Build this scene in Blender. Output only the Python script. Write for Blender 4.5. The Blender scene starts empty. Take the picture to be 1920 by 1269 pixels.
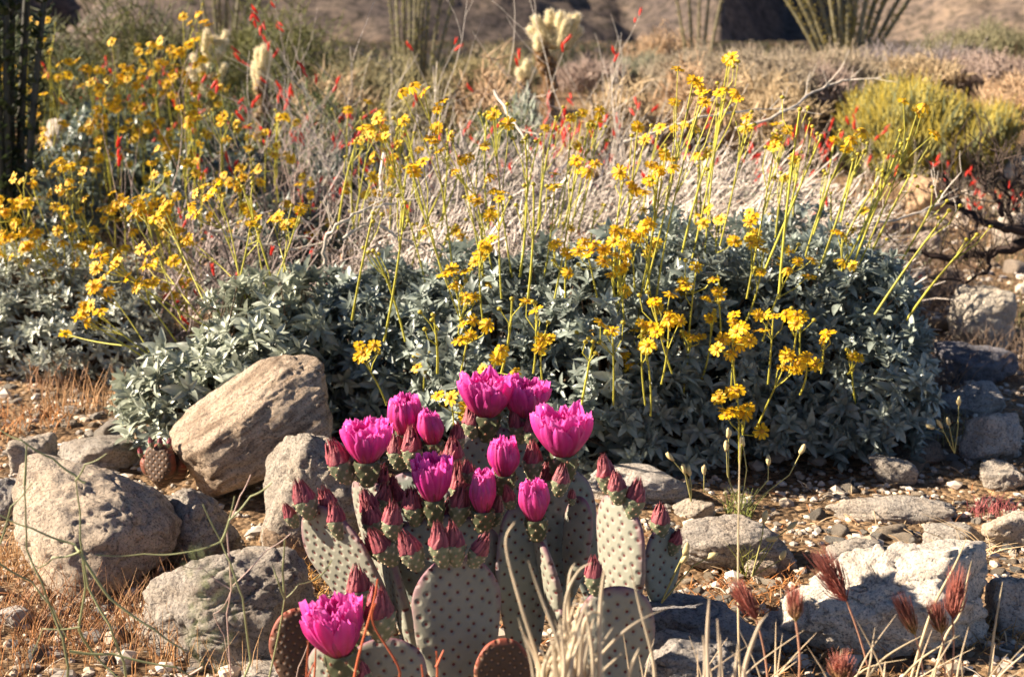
import bpy, math, random
import numpy as np
from mathutils import Vector, Matrix, noise as mnoise

R = math.radians
random.seed(7)
rng = np.random.default_rng(7)

# ------------------------------------------------------------------ camera, sky, sun, exposure
CAM_H = 0.85
PITCH = 11.9
LENS = 50.0
F = 1920 / 36 * LENS
scene = bpy.context.scene
cam_d = bpy.data.cameras.new("camera")
cam = bpy.data.objects.new("camera", cam_d)
scene.collection.objects.link(cam)
cam.location = (0, 0, CAM_H)
cam.rotation_euler = (R(90 - PITCH), 0, 0)
cam_d.lens = LENS
cam_d.sensor_width = 36
cam_d.clip_start = 0.02
cam_d.clip_end = 6000
cam_d.dof.use_dof = True
cam_d.dof.focus_distance = 2.1
cam_d.dof.aperture_fstop = 7.0
cam_d.dof.aperture_blades = 6
scene.camera = cam

SUN_EL = 29.0
SUN_DIR = Vector((-0.999, 0.0, 0)).normalized()          # towards the sun, in plan
sun_az = math.atan2(SUN_DIR.x, SUN_DIR.y)                 # clockwise from +Y
world = bpy.data.worlds.new("World")
scene.world = world
world.use_nodes = True
wn = world.node_tree
wn.nodes.clear()
sky = wn.nodes.new("ShaderNodeTexSky")
sky.sky_type = 'NISHITA'
sky.sun_disc = False
sky.sun_elevation = R(SUN_EL)
sky.sun_rotation = sun_az
sky.altitude = 900
sky.air_density = 0.5
sky.dust_density = 0.08
sky.ozone_density = 1.5
bg = wn.nodes.new("ShaderNodeBackground")
bg.inputs[1].default_value = 0.05
out = wn.nodes.new("ShaderNodeOutputWorld")
wn.links.new(sky.outputs[0], bg.inputs[0])
wn.links.new(bg.outputs[0], out.inputs[0])
sun_d = bpy.data.lights.new("sun", 'SUN')
sun_d.energy = 5.0
sun_d.angle = R(0.5)
sun_d.color = (1.0, 0.86, 0.68)
sun = bpy.data.objects.new("sun", sun_d)
scene.collection.objects.link(sun)
to_sun = Vector((SUN_DIR.x * math.cos(R(SUN_EL)), SUN_DIR.y * math.cos(R(SUN_EL)), math.sin(R(SUN_EL))))
sun.rotation_euler = to_sun.to_track_quat('Z', 'Y').to_euler()
vs = scene.view_settings
vs.view_transform = 'Standard'
vs.look = 'None'
vs.exposure = 1.8
vs.gamma = 1.0
scene.cycles.max_bounces = 6
scene.cycles.transparent_max_bounces = 6
scene.cycles.use_denoising = True

# ------------------------------------------------------------------ pixel rays and terrain
cp, sp = math.cos(R(PITCH)), math.sin(R(PITCH))


def ray(px, py):
    a, b = (px - 960) / F, (634.5 - py) / F
    return Vector((a, cp + b * sp, -sp + b * cp))


def P(px, py, Y):
    d = ray(px, py)
    return Vector((0, 0, CAM_H)) + d * (Y / d.y)


def S(py, Y):
    """pixels of the photograph per metre there"""
    return F * ray(960, py).y / Y


def sstep(a, b, x):
    t = np.clip((x - a) / (b - a), 0, 1)
    return t * t * (3 - 2 * t)


def gz(x, y):
    x = np.asarray(x, float)
    y = np.asarray(y, float)
    z = 0.40 * sstep(3.6, 12, y) + 0.0 * x
    z = z + 0.42 * np.exp(-((x - 4.6) / 2.3) ** 2 - ((y - 10.5) / 2.4) ** 2)
    z = z + 0.16 * np.exp(-((x - 2.0) / 1.3) ** 2 - ((y - 8.5) / 1.5) ** 2)
    z = z + 0.022 * np.sin(x * 3.1 + 1.3 * np.sin(y * 2.3)) * np.sin(y * 3.7 + 0.6) * sstep(0.5, 2, y)
    z = z + 0.008 * np.sin(x * 11 + y * 4) * np.sin(y * 13 - x * 5)
    z = z + 0.05 * np.sin(x * 0.9 + 2) * np.sin(y * 0.7) * sstep(5, 9, y)
    return z


def G(px, py):
    """where the ray through this pixel meets the ground"""
    d = ray(px, py)
    o = Vector((0, 0, CAM_H))
    t = 0.6
    while t < 200:
        p = o + d * t
        if p.z < float(gz(p.x, p.y)):
            return p
        t += 0.012 * max(1, t * 0.4)
    return o + d * 200


# ------------------------------------------------------------------ mesh building
class MB:
    def __init__(s):
        s.V, s.F, s.C, s.n = [], [], [], 0

    def add(s, V, Fc, C):
        V = np.asarray(V, float)
        s.V.append(V)
        Fc = np.asarray(Fc, int)
        s.F.append(Fc + s.n)
        C = np.asarray(C, float)
        if C.ndim == 1:
            C = np.tile(C, (len(V), 1))
        s.C.append(C[:, :3])
        s.n += len(V)

    def strand(s, pts, rad, col, sides=4, col2=None):
        pts = np.asarray([tuple(p) for p in pts], float)
        n = len(pts)
        rad = np.broadcast_to(np.asarray(rad, float), (n,))
        T = np.gradient(pts, axis=0)
        T /= np.linalg.norm(T, axis=1)[:, None] + 1e-9
        ref = np.array([0.31, 0.9, 0.29]) if abs(T[:, 1]).mean() < 0.75 else np.array([1.0, 0.1, 0.2])
        A = np.cross(T, ref)
        A /= np.linalg.norm(A, axis=1)[:, None] + 1e-9
        B = np.cross(T, A)
        th = np.arange(sides) * 2 * np.pi / sides
        V = pts[:, None, :] + rad[:, None, None] * (np.cos(th)[None, :, None] * A[:, None, :] + np.sin(th)[None, :, None] * B[:, None, :])
        V = V.reshape(-1, 3)
        i = np.arange(n - 1)[:, None] * sides
        k = np.arange(sides)[None, :]
        k2 = (k + 1) % sides
        Fc = np.stack([i + k, i + k2, i + sides + k2, i + sides + k], -1).reshape(-1, 4)
        if col2 is not None:
            t = np.linspace(0, 1, n)[:, None]
            C = np.repeat(np.asarray(col)[None] * (1 - t) + np.asarray(col2)[None] * t, sides, 0)
        else:
            C = np.asarray(col, float)
        s.add(V, Fc, C)

    def blade(s, pts, w, col, side, col2=None):
        """a thin flat grass blade"""
        pts = np.asarray([tuple(p) for p in pts], float)
        n = len(pts)
        w = np.broadcast_to(np.asarray(w, float), (n,))[:, None]
        side = np.asarray(side, float)
        V = np.stack([pts - side * w, pts + side * w], 1).reshape(-1, 3)
        i = np.arange(n - 1) * 2
        Fc = np.stack([i, i + 1, i + 3, i + 2], -1)
        C = np.asarray(col, float)
        if col2 is not None:
            t = np.linspace(0, 1, n)[:, None]
            C = np.repeat(C[None] * (1 - t) + np.asarray(col2)[None] * t, 2, 0)
        s.add(V, Fc, C)

    def build(s, name, m, smooth=True):
        me = bpy.data.meshes.new(name)
        V = np.concatenate(s.V)
        C = np.concatenate(s.C)
        me.vertices.add(len(V))
        me.vertices.foreach_set("co", V.astype(np.float32).ravel())
        loops = np.concatenate([f.ravel() for f in s.F])
        sizes = np.concatenate([np.full(len(f), f.shape[1]) for f in s.F])
        me.loops.add(len(loops))
        me.loops.foreach_set("vertex_index", loops.astype(np.int32))
        me.polygons.add(len(sizes))
        st = np.concatenate([[0], np.cumsum(sizes)[:-1]])
        me.polygons.foreach_set("loop_start", st.astype(np.int32))
        me.polygons.foreach_set("use_smooth", np.full(len(sizes), smooth))
        at = me.color_attributes.new("Col", 'FLOAT_COLOR', 'POINT')
        at.data.foreach_set("color", np.hstack([C, np.ones((len(C), 1))]).astype(np.float32).ravel())
        me.update(calc_edges=True)
        me.validate()
        me.materials.append(m)
        return me


W = {}


def link(name, data, M=None, parent=None, **kw):
    o = bpy.data.objects.new(name, data)
    scene.collection.objects.link(o)
    M = M if M is not None else Matrix.Identity(4)
    if parent is not None:
        o.parent = parent
        o.matrix_basis = W[parent.name].inverted() @ M
    else:
        o.matrix_basis = M
    W[o.name] = M.copy()
    for k, v in kw.items():
        if v is not None:
            o[k] = v
    return o


def thing(name, label, cat, loc, group=None):
    return link(name, None, Matrix.Translation(Vector(loc)), label=label, category=cat, group=group)


def frame(base, tip, roll=0.0, scale=None, face=None):
    """matrix with local z from base to tip, local -y turned to `face` direction"""
    z = (Vector(tip) - Vector(base))
    L = z.length
    z.normalize()
    f = Vector(face) if face else Vector((math.sin(roll), -math.cos(roll), 0))
    y = -(f - z * f.dot(z)).normalized()
    x = y.cross(z)
    M = Matrix((x, y, z)).transposed().to_4x4()
    sc = scale if scale else L
    return Matrix.Translation(Vector(base)) @ M @ Matrix.Scale(sc, 4)


# ------------------------------------------------------------------ materials
def newmat(name):
    m = bpy.data.materials.new(name)
    m.use_nodes = True
    nt = m.node_tree
    nt.nodes.clear()
    return m, nt, (lambda t, **k: _n(nt, t, **k))


def _n(nt, t, **k):
    n = nt.nodes.new(t)
    for a, v in k.items():
        if a.startswith("i_"):
            n.inputs[a[2:].replace("_", " ")].default_value = v
        else:
            setattr(n, a, v)
    return n


def attr_mat(name, rough=0.6, trans=0.0, spec=0.4, var=0.25, nscale=40, bump=0.0, bscale=300, sheen=0.0):
    """colour from the Col attribute, mottled by noise; optional light passing through thin leaves"""
    m, nt, n = newmat(name)
    L = nt.links.new
    a = n("ShaderNodeAttribute", attribute_name="Col")
    tc = n("ShaderNodeTexCoord")
    nz = n("ShaderNodeTexNoise", i_Scale=nscale, i_Detail=3.0)
    L(tc.outputs["Object"], nz.inputs["Vector"])
    mr = n("ShaderNodeMapRange")
    mr.inputs[1].default_value = 0.3
    mr.inputs[2].default_value = 0.7
    mr.inputs[3].default_value = 1 - var
    mr.inputs[4].default_value = 1 + var
    L(nz.outputs[0], mr.inputs[0])
    mx = n("ShaderNodeVectorMath", operation='SCALE')
    L(a.outputs["Color"], mx.inputs[0])
    L(mr.outputs[0], mx.inputs["Scale"])
    b = n("ShaderNodeBsdfPrincipled", i_Roughness=rough)
    b.inputs["Specular IOR Level"].default_value = spec
    if sheen:
        b.inputs["Sheen Weight"].default_value = sheen
    L(mx.outputs[0], b.inputs["Base Color"])
    if bump:
        n2 = n("ShaderNodeTexNoise", i_Scale=bscale, i_Detail=4.0)
        L(tc.outputs["Object"], n2.inputs["Vector"])
        bp = n("ShaderNodeBump", i_Strength=bump, i_Distance=0.002)
        L(n2.outputs[0], bp.inputs["Height"])
        L(bp.outputs[0], b.inputs["Normal"])
    o = n("ShaderNodeOutputMaterial")
    if trans:
        t = n("ShaderNodeBsdfTranslucent")
        L(mx.outputs[0], t.inputs[0])
        ms = n("ShaderNodeMixShader")
        ms.inputs[0].default_value = trans
        L(b.outputs[0], ms.inputs[1])
        L(t.outputs[0], ms.inputs[2])
        L(ms.outputs[0], o.inputs[0])
    else:
        L(b.outputs[0], o.inputs[0])
    return m


M_leaf = attr_mat("silvery_leaf", rough=0.38, trans=0.2, spec=0.8, var=0.3, nscale=60)
M_green = attr_mat("green_leaf", rough=0.55, trans=0.25, var=0.25)
M_twig = attr_mat("dry_twig", rough=0.8, spec=0.2, var=0.3, nscale=60)
M_stem = attr_mat("flower_stalk", rough=0.5, trans=0.2, var=0.15)
M_petal = attr_mat("yellow_petal", rough=0.5, trans=0.45, var=0.08, nscale=200)
M_mag = attr_mat("cactus_petal", rough=0.32, trans=0.55, spec=0.5, var=0.10, nscale=9, bump=0.25, bscale=25)
M_bud = attr_mat("bud_skin", rough=0.55, var=0.22, nscale=9, bump=0.35, bscale=30)
M_red = attr_mat("red_petal", rough=0.5, trans=0.35, var=0.1)
M_grass = attr_mat("dry_grass", rough=0.6, trans=0.3, var=0.2, nscale=25)
M_spine = attr_mat("pale_spine", rough=0.5, trans=0.35, var=0.1)


def ramp(nt, stops):
    r = nt.nodes.new("ShaderNodeValToRGB")
    e = r.color_ramp.elements
    while len(e) < len(stops):
        e.new(0.5)
    for q, (p, c) in zip(e, stops):
        q.position = p
        q.color = (*c, 1)
    return r


def rock_mat(name, banded=False):
    m, nt, n = newmat(name)
    L = nt.links.new
    tc = n("ShaderNodeTexCoord")
    oi = n("ShaderNodeObjectInfo")
    add = n("ShaderNodeVectorMath", operation='ADD')
    rv = n("ShaderNodeVectorMath", operation='SCALE')
    L(oi.outputs["Location"], rv.inputs[0])
    rv.inputs["Scale"].default_value = 7.0
    L(tc.outputs["Object"], add.inputs[0])
    L(rv.outputs[0], add.inputs[1])
    big = n("ShaderNodeTexNoise", i_Scale=9.0, i_Detail=6.0, i_Roughness=0.65)
    L(add.outputs[0], big.inputs["Vector"])
    r1 = ramp(nt, [(0.28, (0.62, 0.56, 0.50)), (0.5, (0.95, 0.92, 0.88)), (0.72, (1.12, 1.0, 0.86))])
    L(big.outputs[0], r1.inputs[0])
    sp_ = n("ShaderNodeTexNoise", i_Scale=260.0, i_Detail=3.0, i_Roughness=0.7)
    L(add.outputs[0], sp_.inputs["Vector"])
    r2 = ramp(nt, [(0.36, (0.40, 0.39, 0.40)), (0.46, (0.92, 0.92, 0.92)), (0.62, (1.08, 1.06, 1.04)), (0.72, (1.4, 1.35, 1.25))])
    L(sp_.outputs[0], r2.inputs[0])
    m1 = n("ShaderNodeVectorMath", operation='MULTIPLY')
    L(r1.outputs[0], m1.inputs[0])
    L(r2.outputs[0], m1.inputs[1])
    # lichen and dust blotches
    bl = n("ShaderNodeTexNoise", i_Scale=28.0, i_Detail=8.0, i_Roughness=0.75, i_Distortion=0.8)
    L(add.outputs[0], bl.inputs["Vector"])
    r3 = ramp(nt, [(0.36, (0.52, 0.50, 0.50)), (0.47, (1, 1, 1)), (0.64, (1, 1, 1)), (0.75, (1.15, 0.92, 0.62))])
    L(bl.outputs[0], r3.inputs[0])
    m2 = n("ShaderNodeVectorMath", operation='MULTIPLY')
    L(m1.outputs[0], m2.inputs[0])
    L(r3.outputs[0], m2.inputs[1])
    last = m2
    if banded:
        mp = n("ShaderNodeMapping")
        mp.inputs["Rotation"].default_value = (0.2, 0.15, 0)
        mp.inputs["Scale"].default_value = (6, 6, 60)
        L(tc.outputs["Object"], mp.inputs[0])
        bn = n("ShaderNodeTexNoise", i_Scale=1.0, i_Detail=5.0, i_Distortion=0.6)
        L(mp.outputs[0], bn.inputs["Vector"])
        r4 = ramp(nt, [(0.36, (0.50, 0.41, 0.34)), (0.47, (0.95, 0.86, 0.76)), (0.56, (1.1, 1.02, 0.94)), (0.64, (0.85, 0.72, 0.6))])
        L(bn.outputs[0], r4.inputs[0])
        m3 = n("ShaderNodeVectorMath", operation='MULTIPLY')
        L(m2.outputs[0], m3.inputs[0])
        L(r4.outputs[0], m3.inputs[1])
        last = m3
    m4 = n("ShaderNodeVectorMath", operation='MULTIPLY')
    L(last.outputs[0], m4.inputs[0])
    L(oi.outputs["Color"], m4.inputs[1])
    b = n("ShaderNodeBsdfPrincipled", i_Roughness=0.85)
    b.inputs["Specular IOR Level"].default_value = 0.25
    L(m4.outputs[0], b.inputs["Base Color"])
    hs = n("ShaderNodeMath", operation='ADD')
    f2 = n("ShaderNodeTexNoise", i_Scale=75.0, i_Detail=9.0, i_Roughness=0.72)
    L(add.outputs[0], f2.inputs["Vector"])
    L(f2.outputs[0], hs.inputs[0])
    L(bl.outputs[0], hs.inputs[1])
    bp = n("ShaderNodeBump", i_Strength=1.0, i_Distance=0.014)
    L(hs.outputs[0], bp.inputs["Height"])
    L(bp.outputs[0], b.inputs["Normal"])
    o = n("ShaderNodeOutputMaterial")
    L(b.outputs[0], o.inputs[0])
    return m


M_rock = rock_mat("granite")
M_band = rock_mat("banded_granite", True)


def ground_mat():
    m, nt, n = newmat("desert_sand")
    L = nt.links.new
    g = n("ShaderNodeNewGeometry")
    big = n("ShaderNodeTexNoise", i_Scale=1.7, i_Detail=7.0, i_Roughness=0.65)
    L(g.outputs["Position"], big.inputs["Vector"])
    r1 = ramp(nt, [(0.3, (0.15, 0.10, 0.06)), (0.5, (0.27, 0.19, 0.12)), (0.7, (0.40, 0.30, 0.20))])
    L(big.outputs[0], r1.inputs[0])
    v = n("ShaderNodeTexVoronoi", i_Scale=85.0)
    L(g.outputs["Position"], v.inputs["Vector"])
    hsv = n("ShaderNodeSeparateColor")
    L(v.outputs["Color"], hsv.inputs[0])
    r2 = ramp(nt, [(0.0, (0.5, 0.45, 0.42)), (0.5, (1, 0.98, 0.95)), (0.85, (1.25, 1.2, 1.1)), (1.0, (1.7, 1.6, 1.5))])
    L(hsv.outputs[0], r2.inputs[0])
    mm = n("ShaderNodeVectorMath", operation='MULTIPLY')
    L(r1.outputs[0], mm.inputs[0])
    L(r2.outputs[0], mm.inputs[1])
    fn = n("ShaderNodeTexNoise", i_Scale=24.0, i_Detail=8.0, i_Roughness=0.8)
    L(g.outputs["Position"], fn.inputs["Vector"])
    r3 = ramp(nt, [(0.35, (0.55, 0.5, 0.45)), (0.55, (1.05, 1, 0.95)), (0.7, (1.25, 1.0, 0.75))])
    L(fn.outputs[0], r3.inputs[0])
    m2 = n("ShaderNodeVectorMath", operation='MULTIPLY')
    L(mm.outputs[0], m2.inputs[0])
    L(r3.outputs[0], m2.inputs[1])
    b = n("ShaderNodeBsdfPrincipled", i_Roughness=0.95)
    b.inputs["Specular IOR Level"].default_value = 0.15
    L(m2.outputs[0], b.inputs["Base Color"])
    sb = n("ShaderNodeMath", operation='SUBTRACT')
    L(fn.outputs[0], sb.inputs[0])
    L(v.outputs["Distance"], sb.inputs[1])
    bp = n("ShaderNodeBump", i_Strength=1.0, i_Distance=0.012)
    L(sb.outputs[0], bp.inputs["Height"])
    L(bp.outputs[0], b.inputs["Normal"])
    o = n("ShaderNodeOutputMaterial")
    L(b.outputs[0], o.inputs[0])
    return m


def hill_mat():
    m, nt, n = newmat("scrub_hillside")
    L = nt.links.new
    g = n("ShaderNodeNewGeometry")
    a = n("ShaderNodeTexNoise", i_Scale=0.09, i_Detail=8.0, i_Roughness=0.7)
    L(g.outputs["Position"], a.inputs["Vector"])
    r1 = ramp(nt, [(0.35, (0.065, 0.052, 0.05)), (0.52, (0.125, 0.096, 0.08)), (0.68, (0.19, 0.14, 0.105))])
    L(a.outputs[0], r1.inputs[0])
    v = n("ShaderNodeTexNoise", i_Scale=1.1, i_Detail=4.0, i_Roughness=0.7)
    L(g.outputs["Position"], v.inputs["Vector"])
    r2 = ramp(nt, [(0.40, (0.42, 0.45, 0.42)), (0.52, (1, 1, 1)), (0.66, (1.35, 1.3, 1.2))])
    L(v.outputs[0], r2.inputs[0])
    mm = n("ShaderNodeVectorMath", operation='MULTIPLY')
    L(r1.outputs[0], mm.inputs[0])
    L(r2.outputs[0], mm.inputs[1])
    b = n("ShaderNodeBsdfPrincipled", i_Roughness=0.95)
    b.inputs["Specular IOR Level"].default_value = 0.1
    L(mm.outputs[0], b.inputs["Base Color"])
    o = n("ShaderNodeOutputMaterial")
    L(b.outputs[0], o.inputs[0])
    return m


def pad_mat(name, c0, c1, edge, dot, dens=72.0):
    m, nt, n = newmat(name)
    L = nt.links.new
    tc = n("ShaderNodeTexCoord")
    mp = n("ShaderNodeMapping")
    mp.inputs["Rotation"].default_value = (0, R(45), 0)
    L(tc.outputs["Object"], mp.inputs[0])
    sx = n("ShaderNodeSeparateXYZ")
    L(mp.outputs[0], sx.inputs[0])
    cx = n("ShaderNodeCombineXYZ")
    L(sx.outputs[0], cx.inputs[0])
    L(sx.outputs[2], cx.inputs[1])
    v = n("ShaderNodeTexVoronoi", voronoi_dimensions='2D', i_Scale=dens, i_Randomness=0.33)
    L(cx.outputs[0], v.inputs["Vector"])
    nz = n("ShaderNodeTexNoise", i_Scale=22.0, i_Detail=5.0, i_Roughness=0.6)
    L(tc.outputs["Object"], nz.inputs["Vector"])
    r0 = ramp(nt, [(0.3, c0), (0.7, c1)])
    L(nz.outputs[0], r0.inputs[0])
    at = n("ShaderNodeAttribute", attribute_name="Col")
    se = n("ShaderNodeSeparateColor")
    L(at.outputs["Color"], se.inputs[0])
    n2 = n("ShaderNodeTexNoise", i_Scale=60.0, i_Detail=3.0)
    L(tc.outputs["Object"], n2.inputs["Vector"])
    ad = n("ShaderNodeMath", operation='MULTIPLY_ADD')
    L(n2.outputs[0], ad.inputs[0])
    ad.inputs[1].default_value = 0.25
    L(se.outputs[0], ad.inputs[2])
    er = n("ShaderNodeMapRange")
    er.inputs[1].default_value = 0.90
    er.inputs[2].default_value = 1.14
    L(ad.outputs[0], er.inputs[0])
    me_ = n("ShaderNodeMix", data_type='RGBA')
    L(er.outputs[0], me_.inputs[0])
    L(r0.outputs[0], me_.inputs[6])
    me_.inputs[7].default_value = (*edge, 1)
    # halo and areole
    rh = n("ShaderNodeMapRange")
    rh.inputs[1].default_value = 0.12
    rh.inputs[2].default_value = 0.27
    rh.inputs[3].default_value = 0.35
    rh.inputs[4].default_value = 0.0
    L(v.outputs["Distance"], rh.inputs[0])
    mh = n("ShaderNodeMix", data_type='RGBA')
    L(rh.outputs[0], mh.inputs[0])
    L(me_.outputs[2], mh.inputs[6])
    mh.inputs[7].default_value = (*[0.5 * a + 0.5 * b for a, b in zip(c0, dot)], 1)
    rd = n("ShaderNodeMapRange")
    rd.inputs[1].default_value = 0.10
    rd.inputs[2].default_value = 0.165
    rd.inputs[3].default_value = 1.0
    rd.inputs[4].default_value = 0.0
    L(v.outputs["Distance"], rd.inputs[0])
    md = n("ShaderNodeMix", data_type='RGBA')
    L(rd.outputs[0], md.inputs[0])
    L(mh.outputs[2], md.inputs[6])
    md.inputs[7].default_value = (*dot, 1)
    b = n("ShaderNodeBsdfPrincipled", i_Roughness=0.62)
    b.inputs["Specular IOR Level"].default_value = 0.35
    L(md.outputs[2], b.inputs["Base Color"])
    hb = n("ShaderNodeMapRange", interpolation_type='SMOOTHSTEP')
    hb.inputs[1].default_value = 0.05
    hb.inputs[2].default_value = 0.40
    L(v.outputs["Distance"], hb.inputs[0])
    bp = n("ShaderNodeBump", i_Strength=0.7, i_Distance=0.0022)
    L(hb.outputs[0], bp.inputs["Height"])
    b2 = n("ShaderNodeBump", i_Strength=0.35, i_Distance=0.003)
    L(nz.outputs[0], b2.inputs["Height"])
    L(bp.outputs[0], b2.inputs["Normal"])
    L(b2.outputs[0], b.inputs["Normal"])
    o = n("ShaderNodeOutputMaterial")
    L(b.outputs[0], o.inputs[0])
    return m


M_pad = pad_mat("cactus_skin", (0.185, 0.185, 0.145), (0.27, 0.26, 0.205), (0.19, 0.065, 0.10), (0.10, 0.02, 0.02))
M_pad_shade = pad_mat("shaded_cactus_skin", (0.165, 0.19, 0.165), (0.23, 0.245, 0.205), (0.16, 0.08, 0.11), (0.08, 0.02, 0.02))  # bluish shade put into the skin colour of pads standing in shadow
M_padr = pad_mat("old_cactus_skin", (0.055, 0.030, 0.018), (0.085, 0.048, 0.026), (0.28, 0.06, 0.035), (0.24, 0.13, 0.07), 105.0)

# ------------------------------------------------------------------ the ground and the hills
nu, nv = 330, 420
vv = np.linspace(0, 1, nv)
yy = -3.0 + 3.0 * vv / 0.08
yy = np.where(vv > 0.08, 0.0 + 7.0 * ((vv - 0.08) / 0.52), yy)
yy = np.where(vv > 0.60, 7.0 * np.exp((vv - 0.60) / 0.40 * math.log(1500 / 7.0)), yy)
uu = np.linspace(-1, 1, nu)
X = uu[None, :] * (2.6 + 0.75 * np.maximum(yy, 0))[:, None]
Y_ = np.repeat(yy[:, None], nu, 1)
Z = gz(X, Y_)
far = sstep(12, 30, Y_)
Z = Z * (1 - far) + (0.40 + 0.1 * np.sin(X * 0.11) * np.sin(Y_ * 0.09)) * far
mb = MB()
idx = (np.arange(nv - 1)[:, None] * nu + np.arange(nu - 1)[None, :]).ravel()
mb.add(np.stack([X, Y_, Z], -1).reshape(-1, 3), np.stack([idx, idx + 1, idx + nu + 1, idx + nu], -1), (0.3, 0.24, 0.16))
M_ground = ground_mat()
link("ground", mb.build("ground", M_ground), kind="structure")


def ridge(x, y, a, b, ha, hb, sl, sr):
    """height of a spur whose crest runs from a (height ha) down to b (height hb)"""
    ax, ay = a
    bx, by = b
    dx, dy = bx - ax, by - ay
    L2 = dx * dx + dy * dy
    t = np.clip(((x - ax) * dx + (y - ay) * dy) / L2, -0.6, 1.0)
    h = ha + (hb - ha) * t
    ox, oy = x - (ax + dx * t), y - (ay + dy * t)
    d = np.hypot(ox, oy)
    side = np.sign(ox * dy - oy * dx)
    return h - d * np.where(side < 0, sl, sr)


def hills():
    nx, ny = 420, 260
    x = np.linspace(-150, 150, nx)
    y = np.linspace(110, 420, ny)
    Xh, Yh = np.meshgrid(x, y)
    h = np.full_like(Xh, -3.0)
    h = np.maximum(h, ridge(Xh, Yh, (-46, 262), (4.5, 190), 38, 0.2, 0.60, 0.42))
    h = np.maximum(h, ridge(Xh, Yh, (-17, 255), (8, 335), 23, 12, 0.95, 0.5))
    h = np.maximum(h, ridge(Xh, Yh, (-60, 330), (-26, 190), 40, 2, 0.62, 0.36))
    h = np.maximum(h, ridge(Xh, Yh, (-90, 300), (-80, 170), 50, 3, 0.6, 0.3))
    h = np.maximum(h, ridge(Xh, Yh, (44, 400), (22, 255), 40, 0, 0.62, 0.36))
    h = np.maximum(h, ridge(Xh, Yh, (60, 330), (22, 205), 44, -1, 0.62, 0.38))
    h = np.maximum(h, ridge(Xh, Yh, (33, 235), (23, 160), 30, 0, 1.6, 0.40))
    h = np.maximum(h, ridge(Xh, Yh, (100, 300), (60, 160), 50, 3, 0.6, 0.34))
    h = np.maximum(h, (Yh - 330) * 0.75 - 5)
    nz = np.array([[mnoise.fractal(Vector((a * 0.06, b * 0.06, 0.3)), 1.0, 2.1, 5) for a in x] for b in y])
    nz2 = np.array([[mnoise.noise(Vector((a * 0.8, b * 0.8, 1.3))) for a in x] for b in y])
    h = h + nz * 1.8 * np.clip(h / 3 + 0.6, 0, 1.5) + 0.28 * nz2
    mb = MB()
    i = (np.arange(ny - 1)[:, None] * nx + np.arange(nx - 1)[None, :]).ravel()
    mb.add(np.stack([Xh, Yh, h], -1).reshape(-1, 3), np.stack([i, i + 1, i + nx + 1, i + nx], -1), (0.2, 0.17, 0.14))
    link("hills", mb.build("hills", hill_mat()), kind="structure")


hills()

# ------------------------------------------------------------------ rocks
ICO = {}


def ico(sub):
    if sub not in ICO:
        import bmesh
        bm = bmesh.new()
        bmesh.ops.create_icosphere(bm, subdivisions=sub, radius=1)
        V = np.array([v.co[:] for v in bm.verts])
        Fc = np.array([[v.index for v in f.verts] for f in bm.faces])
        bm.free()
        ICO[sub] = (V, Fc)
    return ICO[sub]


def rock_data(seed, dims, sub=5, nplanes=11, sharp=14, rough=0.07, planes=None, mat=None):
    V, Fc = ico(sub)
    r = np.random.default_rng(seed)
    N = r.normal(size=(nplanes, 3))
    N /= np.linalg.norm(N, axis=1)[:, None]
    H = r.uniform(0.72, 1.0, nplanes)
    N = np.vstack([N, [[1, 0, 0], [-1, 0, 0], [0, 1, 0], [0, -1, 0], [0, 0, 1], [0, 0, -1]]])
    H = np.concatenate([H, [1] * 6])
    if planes:
        for (nx, ny, nz_, h) in planes:
            v = np.array([nx, ny, nz_], float)
            N = np.vstack([N, v / np.linalg.norm(v)])
            H = np.append(H, h)
    D = np.maximum(V @ N.T, 0) / H[None]
    rad = (D ** sharp).sum(1) ** (-1 / sharp)
    off = Vector((seed * 3.17, seed * 1.7, 0.5))
    d = np.array([mnoise.fractal(Vector(v) * 1.6 + off, 0.9, 2.0, 6) for v in V.tolist()])
    d2 = np.array([abs(mnoise.noise(Vector(v) * 4.5 + off)) for v in V.tolist()])
    d3 = np.array([abs(mnoise.noise(Vector((v[0] * 2.1 + v[2], v[1] * 2.1 - v[2] * 1.4, v[2] * 3.3)) + off * 2)) for v in V.tolist()])
    crack = np.clip(1 - d3 / 0.06, 0, 1) if sub >= 5 else 0
    rad = rad * (1 + rough * 1.5 * d - rough * 0.8 * d2 - rough * 0.9 * crack)
    out = V * rad[:, None] * np.array(dims)[None]
    mb = MB()
    mb.add(out, Fc, (1, 1, 1))
    return mb.build("rock", mat or M_rock)


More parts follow.
